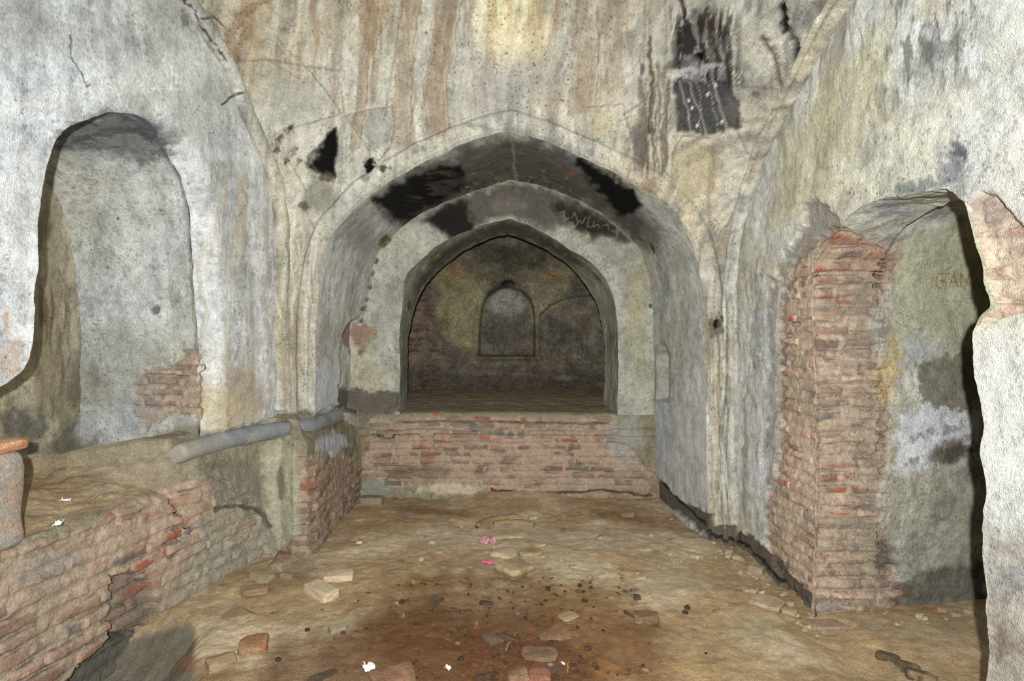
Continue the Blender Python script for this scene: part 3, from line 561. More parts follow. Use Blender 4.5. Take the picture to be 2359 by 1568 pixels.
for x, y in ((350, 1320), (345, 1350), (330, 1360), (325, 1260), (330, 1240), (225, 1300), (300, 1190), (250, 1185), (355, 1270), (240, 1390), (430, 1200), (160, 1420), (355, 1180), (270, 1162)):
    B(x, y, 34, 8, (150, 80, 60), .35, -28, .6, .6, 10, only=LW)
for x, y in ((190, 1290), (140, 1320), (90, 1270), (420, 1250), (60, 1330)): B(x, y, 30, 8, (124, 122, 122), .5, -28, .4, .5, 12, only=LW)
G([(230, 1490), (400, 1445), (460, 1440), (430, 1800), (60, 1800)], (104, 102, 90), .85, 10, 10, 20, only=LW+['floor'])
B(115, 1300, 90, 30, (150, 148, 142), .5, -20, .6, .6, 14, only=LW)
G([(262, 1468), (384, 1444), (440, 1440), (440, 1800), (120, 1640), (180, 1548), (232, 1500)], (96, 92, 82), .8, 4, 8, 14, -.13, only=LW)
Ln([(256, 1330), (258, 1400), (262, 1466), (236, 1500), (200, 1532), (140, 1585)], 5, (30, 26, 22), .85, .6, 3, only=LW)  # painted shade: edge of the hollow and gap under the overhanging bricks
# floor
FL = ['floor']
G([(880, 1568), (860, 1440), (930, 1370), (1060, 1330), (1200, 1310), (1330, 1360), (1460, 1400), (1530, 1470), (1560, 1620), (860, 1620)], (112, 78, 44), .75, 60, 50, 50, only=FL)
G([(560, 1620), (620, 1500), (760, 1440), (900, 1400), (1000, 1380), (1100, 1400), (1300, 1440), (1380, 1520), (1400, 1620)], (92, 60, 36), .75, 50, 50, 50, only=FL)
B(1010, 1340, 190, 30, (124, 92, 56), .7, -6, .8, .5, 30, only=FL); B(1180, 1500, 200, 60, (98, 58, 36), .5, 0, .8, .6, 24, only=FL)
B(1300, 1240, 240, 34, (186, 174, 142), .7, 4, .8, .5, 30, only=FL); B(1560, 1330, 150, 60, (182, 168, 140), .7, 10, .8, .5, 30, only=FL); B(990, 1245, 110, 26, (176, 166, 134), .6, 0, .8, .5, only=FL)
B(720, 1430, 150, 40, (158, 142, 106), .6, 10, .8, .5, 30, only=FL); B(1010, 1180, 140, 14, (120, 92, 60), .6, 6, .8, .5, only=FL); B(1440, 1190, 120, 20, (116, 88, 56), .6, 8, .8, .5, only=FL)
B(1180, 1170, 120, 14, (156, 138, 102), .7, 0, .8, .5, only=FL); B(2080, 1450, 200, 30, (166, 152, 122), .6, 4, .8, .5, 30, only=FL); B(1720, 1450, 140, 60, (164, 148, 112), .6, 0, .8, .4, 30, only=FL)
B(1620, 1540, 120, 40, (170, 144, 100), .6, 0, .8, .4, only=FL); B(1400, 1540, 70, 30, (150, 108, 60), .5, 0, .8, .6, only=FL); B(450, 1530, 60, 30, (150, 96, 56), .5, 0, .8, .6, only=FL)
B(650, 1330, 120, 60, (126, 106, 74), .6, -20, .8, .5, only=FL); B(560, 1568, 160, 50, (104, 76, 48), .6, 0, .8, .5, only=FL)
B(1480, 1446, 60, 18, (96, 68, 42), .45, 0, .7, .5, only=FL); B(1180, 1330, 50, 14, (86, 60, 34), .6, 0, .7, .5, only=FL)  # darker patches at the foot of the wedge-shaped brick and the square slab
for i in range(260):
    x = rr.gauss(1150, 230); y = rr.uniform(1330, 1568); B(x, y, rr.uniform(2, 7), rr.uniform(1.5, 4), rr.choice([(60, 36, 22), (70, 44, 28), (140, 76, 40), (150, 90, 50)]), .8, rr.uniform(-40, 40), .5, .4, 6, only=FL)
for i in range(120):
    x = rr.uniform(600, 1850); y = rr.uniform(1180, 1568); B(x, y, rr.uniform(3, 16), rr.uniform(2, 6), rr.choice([(110, 88, 60), (190, 178, 150), (130, 110, 80)]), .5, rr.uniform(-30, 30), .6, .5, 8, only=FL)
# ------------------------------------------------------------------ the room
# outline of the alcove arch on the wall, in the photograph's pixels, turned into metres on the plane Y = 4.6
YA, YB, YD = 4.6, 5.85, 6.5
def half(px, Y): return [(at(x, y, Y)[0], at(x, y, Y)[2]) for x, y in px]
nA = 700
def arch(left, right, Y, zb, n=nA, amp=.006, seed=3):
    """left and right halves from the base up to the apex"""
    Lh = half(left, Y); Rh = half(right, Y)
    Lh = [(Lh[0][0], zb)]+Lh; Rh = [(Rh[0][0], zb)]+Rh
    a = resample(Lh[:2]+[tuple(p) for p in smooth_curve(Lh[1:], 160)[1:]], n//2); b = resample(Rh[:2]+[tuple(p) for p in smooth_curve(Rh[1:], 160)[1:]], n//2)
    c = np.vstack([a, b[::-1][1:]]); c = resample(c, n)
    return rag_curve(c, amp, 8, seed)
A_l = [(728, 800), (732, 690), (744, 605), (764, 548), (800, 500), (870, 440), (960, 387), (1060, 340), (1130, 312), (1180, 298)]
A_r = [(1625, 800), (1620, 700), (1606, 610), (1578, 540), (1535, 488), (1490, 450), (1410, 400), (1320, 356), (1240, 320), (1180, 298)]
B_l = [(826, 790), (838, 706), (848, 660), (858, 619), (873, 579), (899, 548), (955, 502), (1027, 466), (1088, 441), (1174, 413)]
B_r = [(1507, 800), (1506, 757), (1501, 665), (1486, 604), (1455, 553), (1389, 492), (1312, 451), (1236, 425), (1174, 413)]
C_l = [(919, 800), (921, 757), (932, 650), (955, 614), (1006, 568), (1088, 527), (1174, 502)]
C_r = [(1424, 834), (1422, 731), (1404, 655), (1363, 604), (1312, 573), (1251, 533), (1174, 502)]
D_l = [(938, 820), (942, 767), (960, 696), (986, 650), (1032, 604), (1108, 558), (1169, 538)]
D_r = [(1389, 820), (1386, 757), (1373, 701), (1343, 645), (1302, 604), (1236, 563), (1169, 538)]
cA = arch(A_l, A_r, YA, -.15, amp=.008); cB = arch(B_l, B_r, YB, -.15, amp=.01, seed=5); cC = arch(C_l, C_r, YB, .76, amp=.01, seed=6); cD = arch(D_l, D_r, YD, .76, amp=.014, seed=7)
SIDE = (0, 3.0, 1.7)
def v3(c, Y): return np.stack([c[:, 0], np.full(len(c), Y), c[:, 1]], 1)

# rib curves: where the shell over the alcove meets the side walls
ribL_px = [(652, 960), (655, 800), (660, 660), (656, 560), (640, 460), (612, 370), (578, 290), (545, 210), (510, 130), (470, 60), (430, 0), (300, -160), (180, -300)]
ribR_px = [(1692, 1280), (1692, 1000), (1692, 700), (1698, 580), (1712, 500), (1732, 430), (1762, 350), (1802, 270), (1850, 180), (1900, 90), (1955, 0), (2060, -150), (2150, -260)]
ribL = smooth_curve([(min(onL(*p)[0], 4.60), onL(*p)[1]) for p in ribL_px], 120); ribR = smooth_curve([(min(onR(*p)[0], 4.60), onR(*p)[1]) for p in ribR_px], 120)
def Yr(rib, z):
    o = np.argsort(rib[:, 1]); return np.interp(z, rib[o, 1], rib[o, 0])
def shell(a, z):
    YL = Yr(ribL, z); YR = Yr(ribR, z); XL = -(LA+LB*YL); u = a/1.72
    X = np.where(u < 0, u*XL, u*RX)
    Ym = YA-.34*np.clip((z-3.1)/1.2, 0, 2)**1.5
    Ye = np.where(u < 0, YL, YR)
    Y = Ym-(Ym-Ye)*np.clip(np.abs(u), 0, 1.2)**3.4
    return np.stack([X, Y, z], -1)
holeA = np.stack([cA[:, 0]/np.where(cA[:, 0] < 0, 1.72, RX)*1.72, cA[:, 1]], 1)
a_, z_, keep, d = cutgrid(-1.75, 1.75, -.12, 4.35, .0075, [holeA])
Pm = shell(a_, z_)
band = .034*sst(.15, .125, d)*sst(.9, 1.1, z_)-.012*sst(.018, .0, np.abs(d-.16))*sst(.9, 1.1, z_)-.006*sst(.012, 0, np.abs(d-.05))
surf('wall_back', Pm, 'shell', plaster((194, 190, 174), (184, 170, 140), (150, 150, 144), .6, .5, .5), M_PL, SIDE, keep, move=sst(-.005, .03, d), extra=band, rough=.006)
# alcove vault and jambs, with a hollow in each jamb
cA3 = shell(holeA[:, 0], holeA[:, 1]); PA = loft([cA3, v3(cB, YB)], .008, .0085, 820)
uvA = (PA[..., 1], PA[..., 2])
npx = CX+F*PA[..., 0]/PA[..., 1]; npy = CY-F*(PA[..., 2]-H)/PA[..., 1]
hollow = np.zeros(npx.shape)
recR = np.array([(5.42, .95), (5.42, 1.30), (5.47, 1.42), (5.56, 1.49), (5.66, 1.46), (5.74, 1.38), (5.77, 1.25), (5.77, .95)])
dr = sdf(PA[..., 1], PA[..., 2], recR)+(fb3(PA, 12, 3, 4)-.5)*.02
hollow += -.13*sst(.008, -.012, dr)*(PA[..., 0] > 0)
recL = np.array([(5.26, .85), (5.24, 1.1), (5.22, 1.36), (5.30, 1.56), (5.42, 1.66), (5.9, 1.75), (5.9, .85)])
dl = sdf(PA[..., 1], PA[..., 2], recL)+(fb3(PA, 10, 3, 5)-.5)*.05
hollow += -.09*sst(.008, -.012, dl)*(PA[..., 0] < 0)
mv = sst(0, .03, PA[..., 1]-PA[:, :1, 1])
surf('wall_alcove', PA, 'alcove', plaster((202, 203, 195), (190, 184, 158), (172, 174, 170), .5, .4, .2, 2), M_PL, (0, 5.0, 1.4), move=mv, extra=hollow, rough=.005)
# end wall of the alcove with the inner arch
g = np.vstack([cC, [(cC[-1, 0], .2), (cC[0, 0], .2)]])
x_, z_, keep, d = cutgrid(-1.62, 1.58, .5, 3.1, .008, [g])
P = np.stack([x_, np.full(x_.shape, YB+.0), z_], -1)
surf('wall_alcove_end', P, 'arch_end', plaster((184, 183, 168), (176, 168, 138), (156, 156, 148), .5, .4, .2, 3), M_PL, (0, 4, 1.4), keep, move=sst(-.005, .03, d), rough=.005)
P = loft([v3(cC, YB), v3(cD, YD)], .008, .009, 520)
surf('wall_inner_arch', P, 'inner', plaster((176, 174, 160), (160, 150, 120), (120, 120, 112), .5, .6, .3, 4), M_PL, (0, 6.1, 1.5), move=sst(0, .03, P[..., 1]-YB)*sst(0, .02, YD-P[..., 1])*.999, rough=.006)
# brick platform that closes the alcove, sill on top
def platform():
    n = int(3.0/.0075); prof = resample([(5.76, -.15), (5.77, .60), (5.775, .655), (5.81, .675), (5.815, .735), (5.845, .785), (5.88, .80), (6.52, .80)], 215)
    x = np.linspace(-1.5, 1.49, n); X, k = np.meshgrid(x, np.arange(len(prof)), indexing='ij')
    P = np.stack([X, prof[k, 0], prof[k, 1]], -1)
    P[..., 1] += .03*fb2(x*2, x*0, 3, 8)[:, None]*(P[..., 2] < .6)
    o = surf('brick_platform', P, 'platform', plaster((150, 142, 120), (140, 126, 96), (120, 116, 104), .5, .5, .1, 5), M_BR, (0, 3, 2.5), uv=(P[..., 0], P[..., 2]+.02), rough=.008, kind=None)
    o['label'] = 'low brick platform closing off the rear of the pointed alcove'; o['category'] = 'platform'
platform()
# chamber behind the inner arch
def chamber():
    Yc = 8.25
    sec0 = smooth_curve([(-2.0, .7), (-2.0, 1.5), (-1.95, 2.0), (-1.5, 2.55), (-.8, 2.86), (0, 2.95), (.8, 2.86), (1.5, 2.55), (1.95, 2.0), (2.0, 1.5), (2.0, .7)], 260)
    P = loft([v3(sec0, YD), v3(sec0, Yc)], .02, .02)
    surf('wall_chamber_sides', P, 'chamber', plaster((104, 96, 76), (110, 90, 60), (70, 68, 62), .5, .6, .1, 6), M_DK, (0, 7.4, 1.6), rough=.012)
    x, z = np.meshgrid(np.linspace(-2.02, 2.02, 330), np.linspace(.7, 3.0, 190), indexing='ij')
    P = np.stack([x, np.full(x.shape, Yc), z], -1)
    px = CX+F*x/Yc; nic = smooth_curve([(-.385, 1.245), (-.37, 1.75), (-.33, 1.98), (-.22, 2.12), (-.02, 2.19), (.2, 2.12), (.31, 1.98), (.35, 1.75), (.36, 1.245)], 60)
    d = sdf(x, z, nic)
    ex = -.16*sst(.01, -.015, d)+.03*sst(.05, .02, np.abs(d-.04))*(z > 1.25)+.05*sst(.05, .0, np.abs(z-1.22))*sst(.5, .42, np.abs(x))
    # the springing of the cross vault bulges forward on both sides of the niche
    ex = ex+.55*sst(1.75, 2.75, z)*sst(.1, 1.0, np.abs(x+.0))+.35*sst(2.0, 2.9, z)
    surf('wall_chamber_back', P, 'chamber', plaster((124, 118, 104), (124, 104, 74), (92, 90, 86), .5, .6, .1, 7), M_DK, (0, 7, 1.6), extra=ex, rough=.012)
    x, y = np.meshgrid(np.linspace(-2.05, 2.05, 160), np.linspace(YD-.02, Yc+.05, 80), indexing='ij')
    P = np.stack([x, y, np.full(x.shape, .80)], -1)
    surf('floor_chamber', P, 'cfloor', (168, 146, 120), M_SO, (0, 7, 2), rough=.015)
    x, z = np.meshgrid(np.linspace(-2.1, 2.1, 300), np.linspace(.7, 3.1, 180), indexing='ij')
    k = sdf(x, z, np.vstack([cD*1.0, [(cD[-1, 0], .5), (cD[0, 0], .5)]])) > 0
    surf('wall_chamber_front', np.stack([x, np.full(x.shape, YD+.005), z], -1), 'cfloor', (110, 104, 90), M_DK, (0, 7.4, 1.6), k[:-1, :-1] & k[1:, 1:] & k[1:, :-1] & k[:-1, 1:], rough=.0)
chamber()
# ---- left wall
def Lx(Y): return LA+LB*Y
hl_px = [(-140, 1120), (-150, 960), (-60, 925), (0, 895), (57, 850), (77, 792), (77, 689), (83, 600), (85, 560), (92, 480), (101, 410), (115, 345), (144, 297), (184, 273), (253, 259), (320, 268), (380, 312), (425, 375), (455, 450), (470, 530), (480, 640), (485, 760), (488, 900), (486, 1040), (486, 1160)]
hl = smooth_curve([onL(*p) for p in hl_px], 620); hl[:, 1] = np.maximum(hl[:, 1], .45); hl = rag_curve(hl, .009, 9, 12)
y_, z_, keep, d = cutgrid(1.1, 4.72, .45, 4.35, .0068, [np.vstack([hl, [(hl[-1, 0], .2), (hl[0, 0], .2)]])])
P = np.stack([Lx(y_), y_, z_], -1)
farside = sst(3.2, 3.6, y_)
round_ = -.10*sst(.16, 0, d)**1.6*farside
surf('wall_left', P, 'left', plaster((208, 211, 210), (198, 194, 178), (160, 163, 163), .45, .4, .3, 8), M_PL, SIDE, keep, move=np.maximum(sst(-.005, .03, d), farside), extra=round_, rough=.006)
def tunnel(name, tag, sections, side, base, closed_at, n, sd, rough=.007, m=None, move=None, extra=None):
    P = loft(sections, .01, sd, n)
    o = surf(name, P, tag, base, m or M_PL, side, rough=rough, move=move(P) if move else None, extra=extra(P) if extra else None, uv=(P[..., 0], P[..., 2]))
    return P
def secL(dx, far=0, top=0):
    c = hl.copy(); t = sst(3.0, 3.7, c[:, 0]); c[:, 0] += far*t; X = Lx(hl[:, 0])
    edge = -.10*t if dx == 0 else 0
    return np.stack([X-dx+(edge*.9 if dx == 0 else 0), c[:, 0], c[:, 1]+top*sst(1.6, 2.6, c[:, 1])], 1)
endX = -2.84
sL = [secL(0), secL(.12, .03), secL(.3, .10, -.03)]
e = sL[-1].copy(); e[:, 0] = endX; e[:, 1] += .05; e[:, 2] -= .12*sst(1.6, 2.6, e[:, 2]); sL.append(e)
tunnel('wall_left_passage', 'lniche', sL, (-2.3, 3.2, 1.6), plaster((206, 208, 202), (192, 188, 168), (176, 178, 178), .4, .4, .1, 9), None, 700, .0085)
y, z = np.meshgrid(np.linspace(1.6, 4.2, 300), np.linspace(.5, 2.9, 280), indexing='ij')
surf('wall_left_passage_end', np.stack([np.full(y.shape, endX+.02), y, z], -1), 'lniche', plaster((180, 172, 148), (160, 146, 112), (136, 130, 114), .6, .5, .4, 10), M_PL, (-2.3, 3.2, 1.6), rough=.01)
# ---- right wall
hr_pts = [onR(1868, 1520), onR(1872, 1440), onR(1878, 1100), onR(1878, 900), onR(1874, 760), onR(1873, 670), onR(1886, 600), onR(1908, 555), onR(1937, 520), onR(1968, 490), onR(2005, 466), onR(2060, 452), onR(2131, 443), onR(2180, 436), onR(2222, 462), onR(2228, 500), onR(2246, 552), onR(2264, 610), onR(2276, 660), onR(2286, 705),
          onR(2264, 740), onR(2242, 766), onR(2243, 800), onR(2246, 866), onR(2256, 920), onR(2264, 977), onR(2259, 1032), onR(2268, 1080), onR(2273, 1132), onR(2264, 1180), onR(2262, 1287), onR(2273, 1364), onR(2270, 1403), onR(2274, 1500), onR(2276, 1800)]
hr = resample(hr_pts, 640); hr = rag_curve(hr, .010, 14, 15)
y_, z_, keep, d = cutgrid(1.0, 4.66, -.25, 4.1, .0068, [np.vstack([hr, [(hr[-1, 0], -.6), (hr[0, 0], -.6)]])])
P = np.stack([np.full(y_.shape, RX), y_, z_], -1)
surf('wall_right', P, 'right', plaster((208, 208, 200), (198, 190, 160), (158, 159, 156), .5, .4, .2, 11), M_PL, SIDE, keep, uv=(y_, z_), move=.35+.65*sst(0, .03, d), rough=.009)
def secR(dx, far=0, top=0, near=0):
    c = hr.copy(); t = sst(2.7, 3.2, c[:, 0]); c[:, 0] += far*t-near*(1-t); c[:, 1] += top*sst(1.6, 2.1, c[:, 1])
    return np.stack([np.full(len(c), RX+dx), c[:, 0], c[:, 1]], 1)
sR = [secR(0), secR(.36, .01), secR(.42, .02, .10, .25), secR(.62, .05, .14, .3), secR(1.0, .10, .15, .35), secR(1.6, .18, .1, .5)]
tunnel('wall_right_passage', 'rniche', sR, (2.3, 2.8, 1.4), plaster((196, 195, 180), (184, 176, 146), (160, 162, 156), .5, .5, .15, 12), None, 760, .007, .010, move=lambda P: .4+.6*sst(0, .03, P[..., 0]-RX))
y, z = np.meshgrid(np.linspace(1.2, 3.8, 160), np.linspace(-.2, 2.6, 160), indexing='ij')
surf('wall_right_passage_end', np.stack([np.full(y.shape, RX+1.55), y, z], -1), 'none', (120, 116, 100), M_PL, (2.3, 2.8, 1.4), rough=.01)
# ---- floor
def floor_z(x, y):
    z = (fb2(x*1.4+3, y*1.4, 3, 31)-.5)*.06+(fb2(x*6, y*6, 3, 32)-.5)*.016+(fb2(x*26, y*26, 3, 33)-.5)*.010
    z = z+.055*np.exp(-((x-.15)/.5)**2-((y-5.75)/.35)**2)+.05*sst(1.75, 2.3, x)
    z = z-.02*sst(1.45, 1.7, x)*sst(1.9, 1.7, x)
    # pit against the low brick wall, near left
    pit = sdf(x, y, [(-2.3, 3.3), (-1.95, 3.36), (-1.68, 3.22), (-1.60, 3.0), (-1.50, 2.7), (-1.45, 2.3), (-1.45, 1.5), (-2.5, 1.5)])+(fb2(x*5, y*5, 3, 35)-.5)*.05
    z = z-.25*sst(.14, -.20, pit)
    hol = sdf(x, y, [(1.70, 3.22), (1.86, 3.26), (1.80, 3.38), (1.70, 3.38)]); z = z-.10*sst(.03, -.04, hol)
    return z
x, y = np.meshgrid(np.linspace(-2.7, 3.35, 790), np.linspace(1.7, 6.0, 560), indexing='ij')
def floor_col(P):
    n1 = fb3(P, 2.2, 5, 201)[..., None]; n2_ = fb3(P, 9, 5, 202)[..., None]; n3_ = fb3(P, 28, 4, 203)[..., None]
    c = lin((174, 148, 112))*(1-sst(.4, .65, n1))+lin((196, 177, 146))*sst(.4, .65, n1)
    c = c*(.72+.56*n2_)*(.78+.44*n3_); return c
P = np.stack([x, y, np.zeros(x.shape)], -1)
P[..., 2] = floor_z(x, y)
o = surf('floor', P, 'floor', floor_col, M_SO, (0, 3, 30), rough=.006)
def fz(x, y): return float(floor_z(np.array([[x]]), np.array([[y]]))[0, 0])
# ---- low brick wall along the left side, its stub at the corner and the strip under the jamb
def lowwall():
    def Lw(Y): return Lx(Y)+.055
    path = [(Lw(1.7), 1.7), (Lw(3.0), 3.0), (Lw(4.1), 4.1), (-1.72, 4.27), (-1.62, 4.30), (-1.50, 4.24), (-1.40, 4.25), (-1.375, 4.36), (-1.39, 4.8), (-1.40, 5.3), (-1.41, 5.86)]
    pth = resample(path, 640); L = np.r_[0, np.cumsum(np.linalg.norm(np.diff(pth, axis=0), axis=1))]
    inw = resample([(-1, 0), (-1, 0), (-1, 0), (-.8, .5), (-.3, .9), (-.3, .9), (-.6, .7), (-1, .1), (-1, 0), (-1, 0), (-1, 0)], 640)
    # interpolate inward direction by length of the control path
    Lc = np.r_[0, np.cumsum(np.linalg.norm(np.diff(np.array(path), axis=0), axis=1))]
    iw = np.array([(-1, 0), (-1, 0), (-1, 0), (-.8, .5), (-.2, .95), (-.35, .9), (-.6, .7), (-1, .15), (-1, 0), (-1, 0), (-1, 0)], float)
    inw = np.stack([np.interp(L, Lc, iw[:, 0]), np.interp(L, Lc, iw[:, 1])], 1)
    pa = resample([(0, -.50), (0, .66), (.03, .692), (.48, .79), (1.25, .80)], 300)
    pb = resample([(-.03, -.50), (-.015, .1), (0, .50), (.02, .66), (.05, .815), (.13, .85), (.22, .95), (.32, .96)], 300)
    tt = sst(3.38, 3.72, pth[:, 1])[:, None]
    wv = pa[None, :, 0]*(1-tt)+pb[None, :, 0]*tt; zv = pa[None, :, 1]*(1-tt)+pb[None, :, 1]*tt
    P = np.stack([pth[:, 0][:, None]+inw[:, 0][:, None]*wv, pth[:, 1][:, None]+inw[:, 1][:, None]*wv, zv], -1)
    top = sst(.02, .12, wv)*(1-tt)
    P[..., 2] += top*(fb2(P[..., 0]*4, P[..., 1]*4, 4, 91)-.5)*.09
    uv = (L[:, None]+0*zv, P[..., 2]+.0*zv)
    def base(P):
        c = plaster((146, 138, 116), (136, 118, 86), (116, 112, 100), .5, .5, .1, 14)(P)
        dirt = floor_col(P)*.85; t = top[..., None]; return c*(1-t)+dirt*t
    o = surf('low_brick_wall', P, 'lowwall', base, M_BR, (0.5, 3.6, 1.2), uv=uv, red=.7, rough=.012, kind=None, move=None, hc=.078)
    o['label'] = 'long knee-high wall of eroded red brick and mortar under the left passage'; o['category'] = 'wall'
lowwall()
# ---- plaster ribs in the corners
def tube(path, rad, ns=20, n=None):
    path = np.asarray(path); T = np.gradient(path, axis=0); T /= np.linalg.norm(T, axis=1)[:, None]
    up = np.array([0.2, -1.0, .1]); S = np.cross(T, up); S /= np.linalg.norm(S, axis=1)[:, None]; U = np.cross(S, T)
    a = np.linspace(0, 2*math.pi, ns+1)
    r = np.asarray(rad)*np.ones(len(path))
    return path[:, None, :]+(S[:, None, :]*np.cos(a)[None, :, None]+U[:, None, :]*np.sin(a)[None, :, None])*r[:, None, None]
def rib(name, path, rad, off):
    path = resample(path, 420); P = tube(path+np.array(off), rad, 26)
    col, hg = paint(P, plaster((196, 194, 182), (184, 172, 142), (150, 148, 140), .6, .6, .6, 15)(P), 'rib')
    N = P-(path+np.array(off))[:, None, :]; N /= np.linalg.norm(N, axis=-1, keepdims=True)
    Q = warp(P)+N*(hg+(fb3(P, 9, 4, 44)-.5)*.03)[..., None]
    n, k = P.shape[:2]; idx = np.arange(n*k).reshape(n, k); q = np.stack([idx[:-1, :-1], idx[1:, :-1], idx[1:, 1:], idx[:-1, 1:]], -1).reshape(-1, 4)
    o = link(name, Q.reshape(-1, 3), q.ravel(), np.full(len(q), 4), M_PL, col.reshape(-1, 3)); o['kind'] = 'structure'
pl = [(Lx(y), y, z) for y, z in ribL if z > .98]
rib('trim_1', pl, .055, (.018, -.012, 0))
pr = [(RX, y, z) for y, z in ribR]
rib('trim_2', pr, .045, (-.012, -.012, 0))
rib('trim_3', [(x-.075-.02*math.sin(z*2), y+.0, z) for x, y, z in pr], .02, (-.0, -.008, 0))
# ------------------------------------------------------------------ loose things
def cube_grid(n):
    """points of a subdivided cube, merged, with quads"""
    key = {}; V = []; Q = []
    def idx(p):
        k = tuple(np.round(p, 5))
        if k not in key: key[k] = len(V); V.append(p)
        return key[k]
    t = np.linspace(-1, 1, n+1)
    for ax in range(3):
        for s in (-1, 1):
            g = [[None]*(n+1) for _ in range(n+1)]
            for i in range(n+1):
                for j in range(n+1):
                    p = [0, 0, 0]; p[ax] = s; p[(ax+1) % 3] = t[i]; p[(ax+2) % 3] = t[j]; g[i][j] = idx(p)
            for i in range(n):
                for j in range(n):
                    q = [g[i][j], g[i+1][j], g[i+1][j+1], g[i][j+1]]
                    Q.append(q if s > 0 else q[::-1])
    return np.array(V, float), np.array(Q)
CG = {n: cube_grid(n) for n in (5, 9, 16)}
MATS = {'brick': M_BR, 'stone': mat('rubble_stone', bump=.6, bd=.006, fine=90, var=.15), 'dark': mat('dark_clod', bump=.8, bd=.008, fine=110, var=.3, speck=.4)}
seedc = [100]
def lump(name, size, col, kind='stone', n=9, rough=.12, pw=6, chip=.25, parent=None, col2=None, taper=0, skew=0, cut=None):
    """an irregular block: size in metres (length, width, height), base at z = 0"""
    seedc[0] += 1; sd = seedc[0]; V, Q = CG[n]; V = V.copy()
    r = (np.abs(V)**pw).sum(1)**(1/pw); V = V/r[:, None]*1.0
    V = V/np.abs(V).max(0)
    P = V[None]; nz = (fb3(P+sd*3.1, 1.1, 3, sd)-.5)[0]; nz2 = (fb3(P+sd*1.7, 4, 3, sd+1)-.5)[0]
    V = V*(1+rough*2*nz+rough*.7*nz2)[:, None]
    rs_ = random.Random(sd)
    for k in range(3):      # broken corners
        nrm = np.array([rs_.uniform(-1, 1), rs_.uniform(-1, 1), rs_.uniform(-.3, 1)]); nrm /= np.linalg.norm(nrm)
        lim = (1.55-chip*rs_.uniform(.4, 2.0)); d_ = V@nrm-lim; V = V-np.where(d_ > 0, d_, 0)[:, None]*nrm*.95
    V[:, 0] *= 1+taper*V[:, 1]; V[:, 0] += skew*V[:, 1]
    V = V*np.array(size)/2; V[:, 2] += size[2]/2
    dust = lin((166, 148, 120)); dk = .10 if kind == 'dark' else (.30 if kind == 'brick' else .42); c = (lin(col)*(1-dk)*(.85 if kind == 'brick' else 1)+dust*dk)*(.72+.4*(fb3(V[None]+sd, 30, 4, sd+2)[0]))[:, None]
    if col2 is not None:
        m = sst(.45, .6, fb3(V[None]+sd, 18, 3, sd+3)[0])[:, None]; c = c*(1-m)+(lin(col2)*.75+dust*.25)*.9*m
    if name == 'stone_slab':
        lo_ = sst(.75, .5, V[:, 2]/size[2])[:, None]*.8; c = c*(1-lo_)+lin((112, 84, 56))*(.6+.8*fb3(V[None]+sd, 60, 3, 3)[0])[:, None]*lo_  # slab sides turn browner towards the bottom
    o = link(name, V, Q.ravel(), np.full(len(Q), 4), MATS[kind], c, parent, smooth=True)
    try: o.data.set_sharp_from_angle(angle=math.radians(32))
    except Exception: pass
    return o
import mathutils
def put(o, px, py, rz=0, tx=0, ty=0, sink=.01, z=None):
    X, Y, Z = ground(px, py, 0)
    for _ in range(4):
        zz = fz(X, Y) if z is None else z; X, Y, Z = ground(px, py, zz)
    # the floor mesh is gently warped: follow it
    p = warp(np.array([[[X, Y, zz]]]))[0, 0]
    o.location = (X, Y, p[2]-sink if z is None else zz)
    o.rotation_euler = (math.radians(tx), math.radians(ty), math.radians(rz)); return o
def info(o, label, cat, group=None):
    o['label'] = label; o['category'] = cat
    if group: o['group'] = group
    return o
PALE = (206, 192, 164)
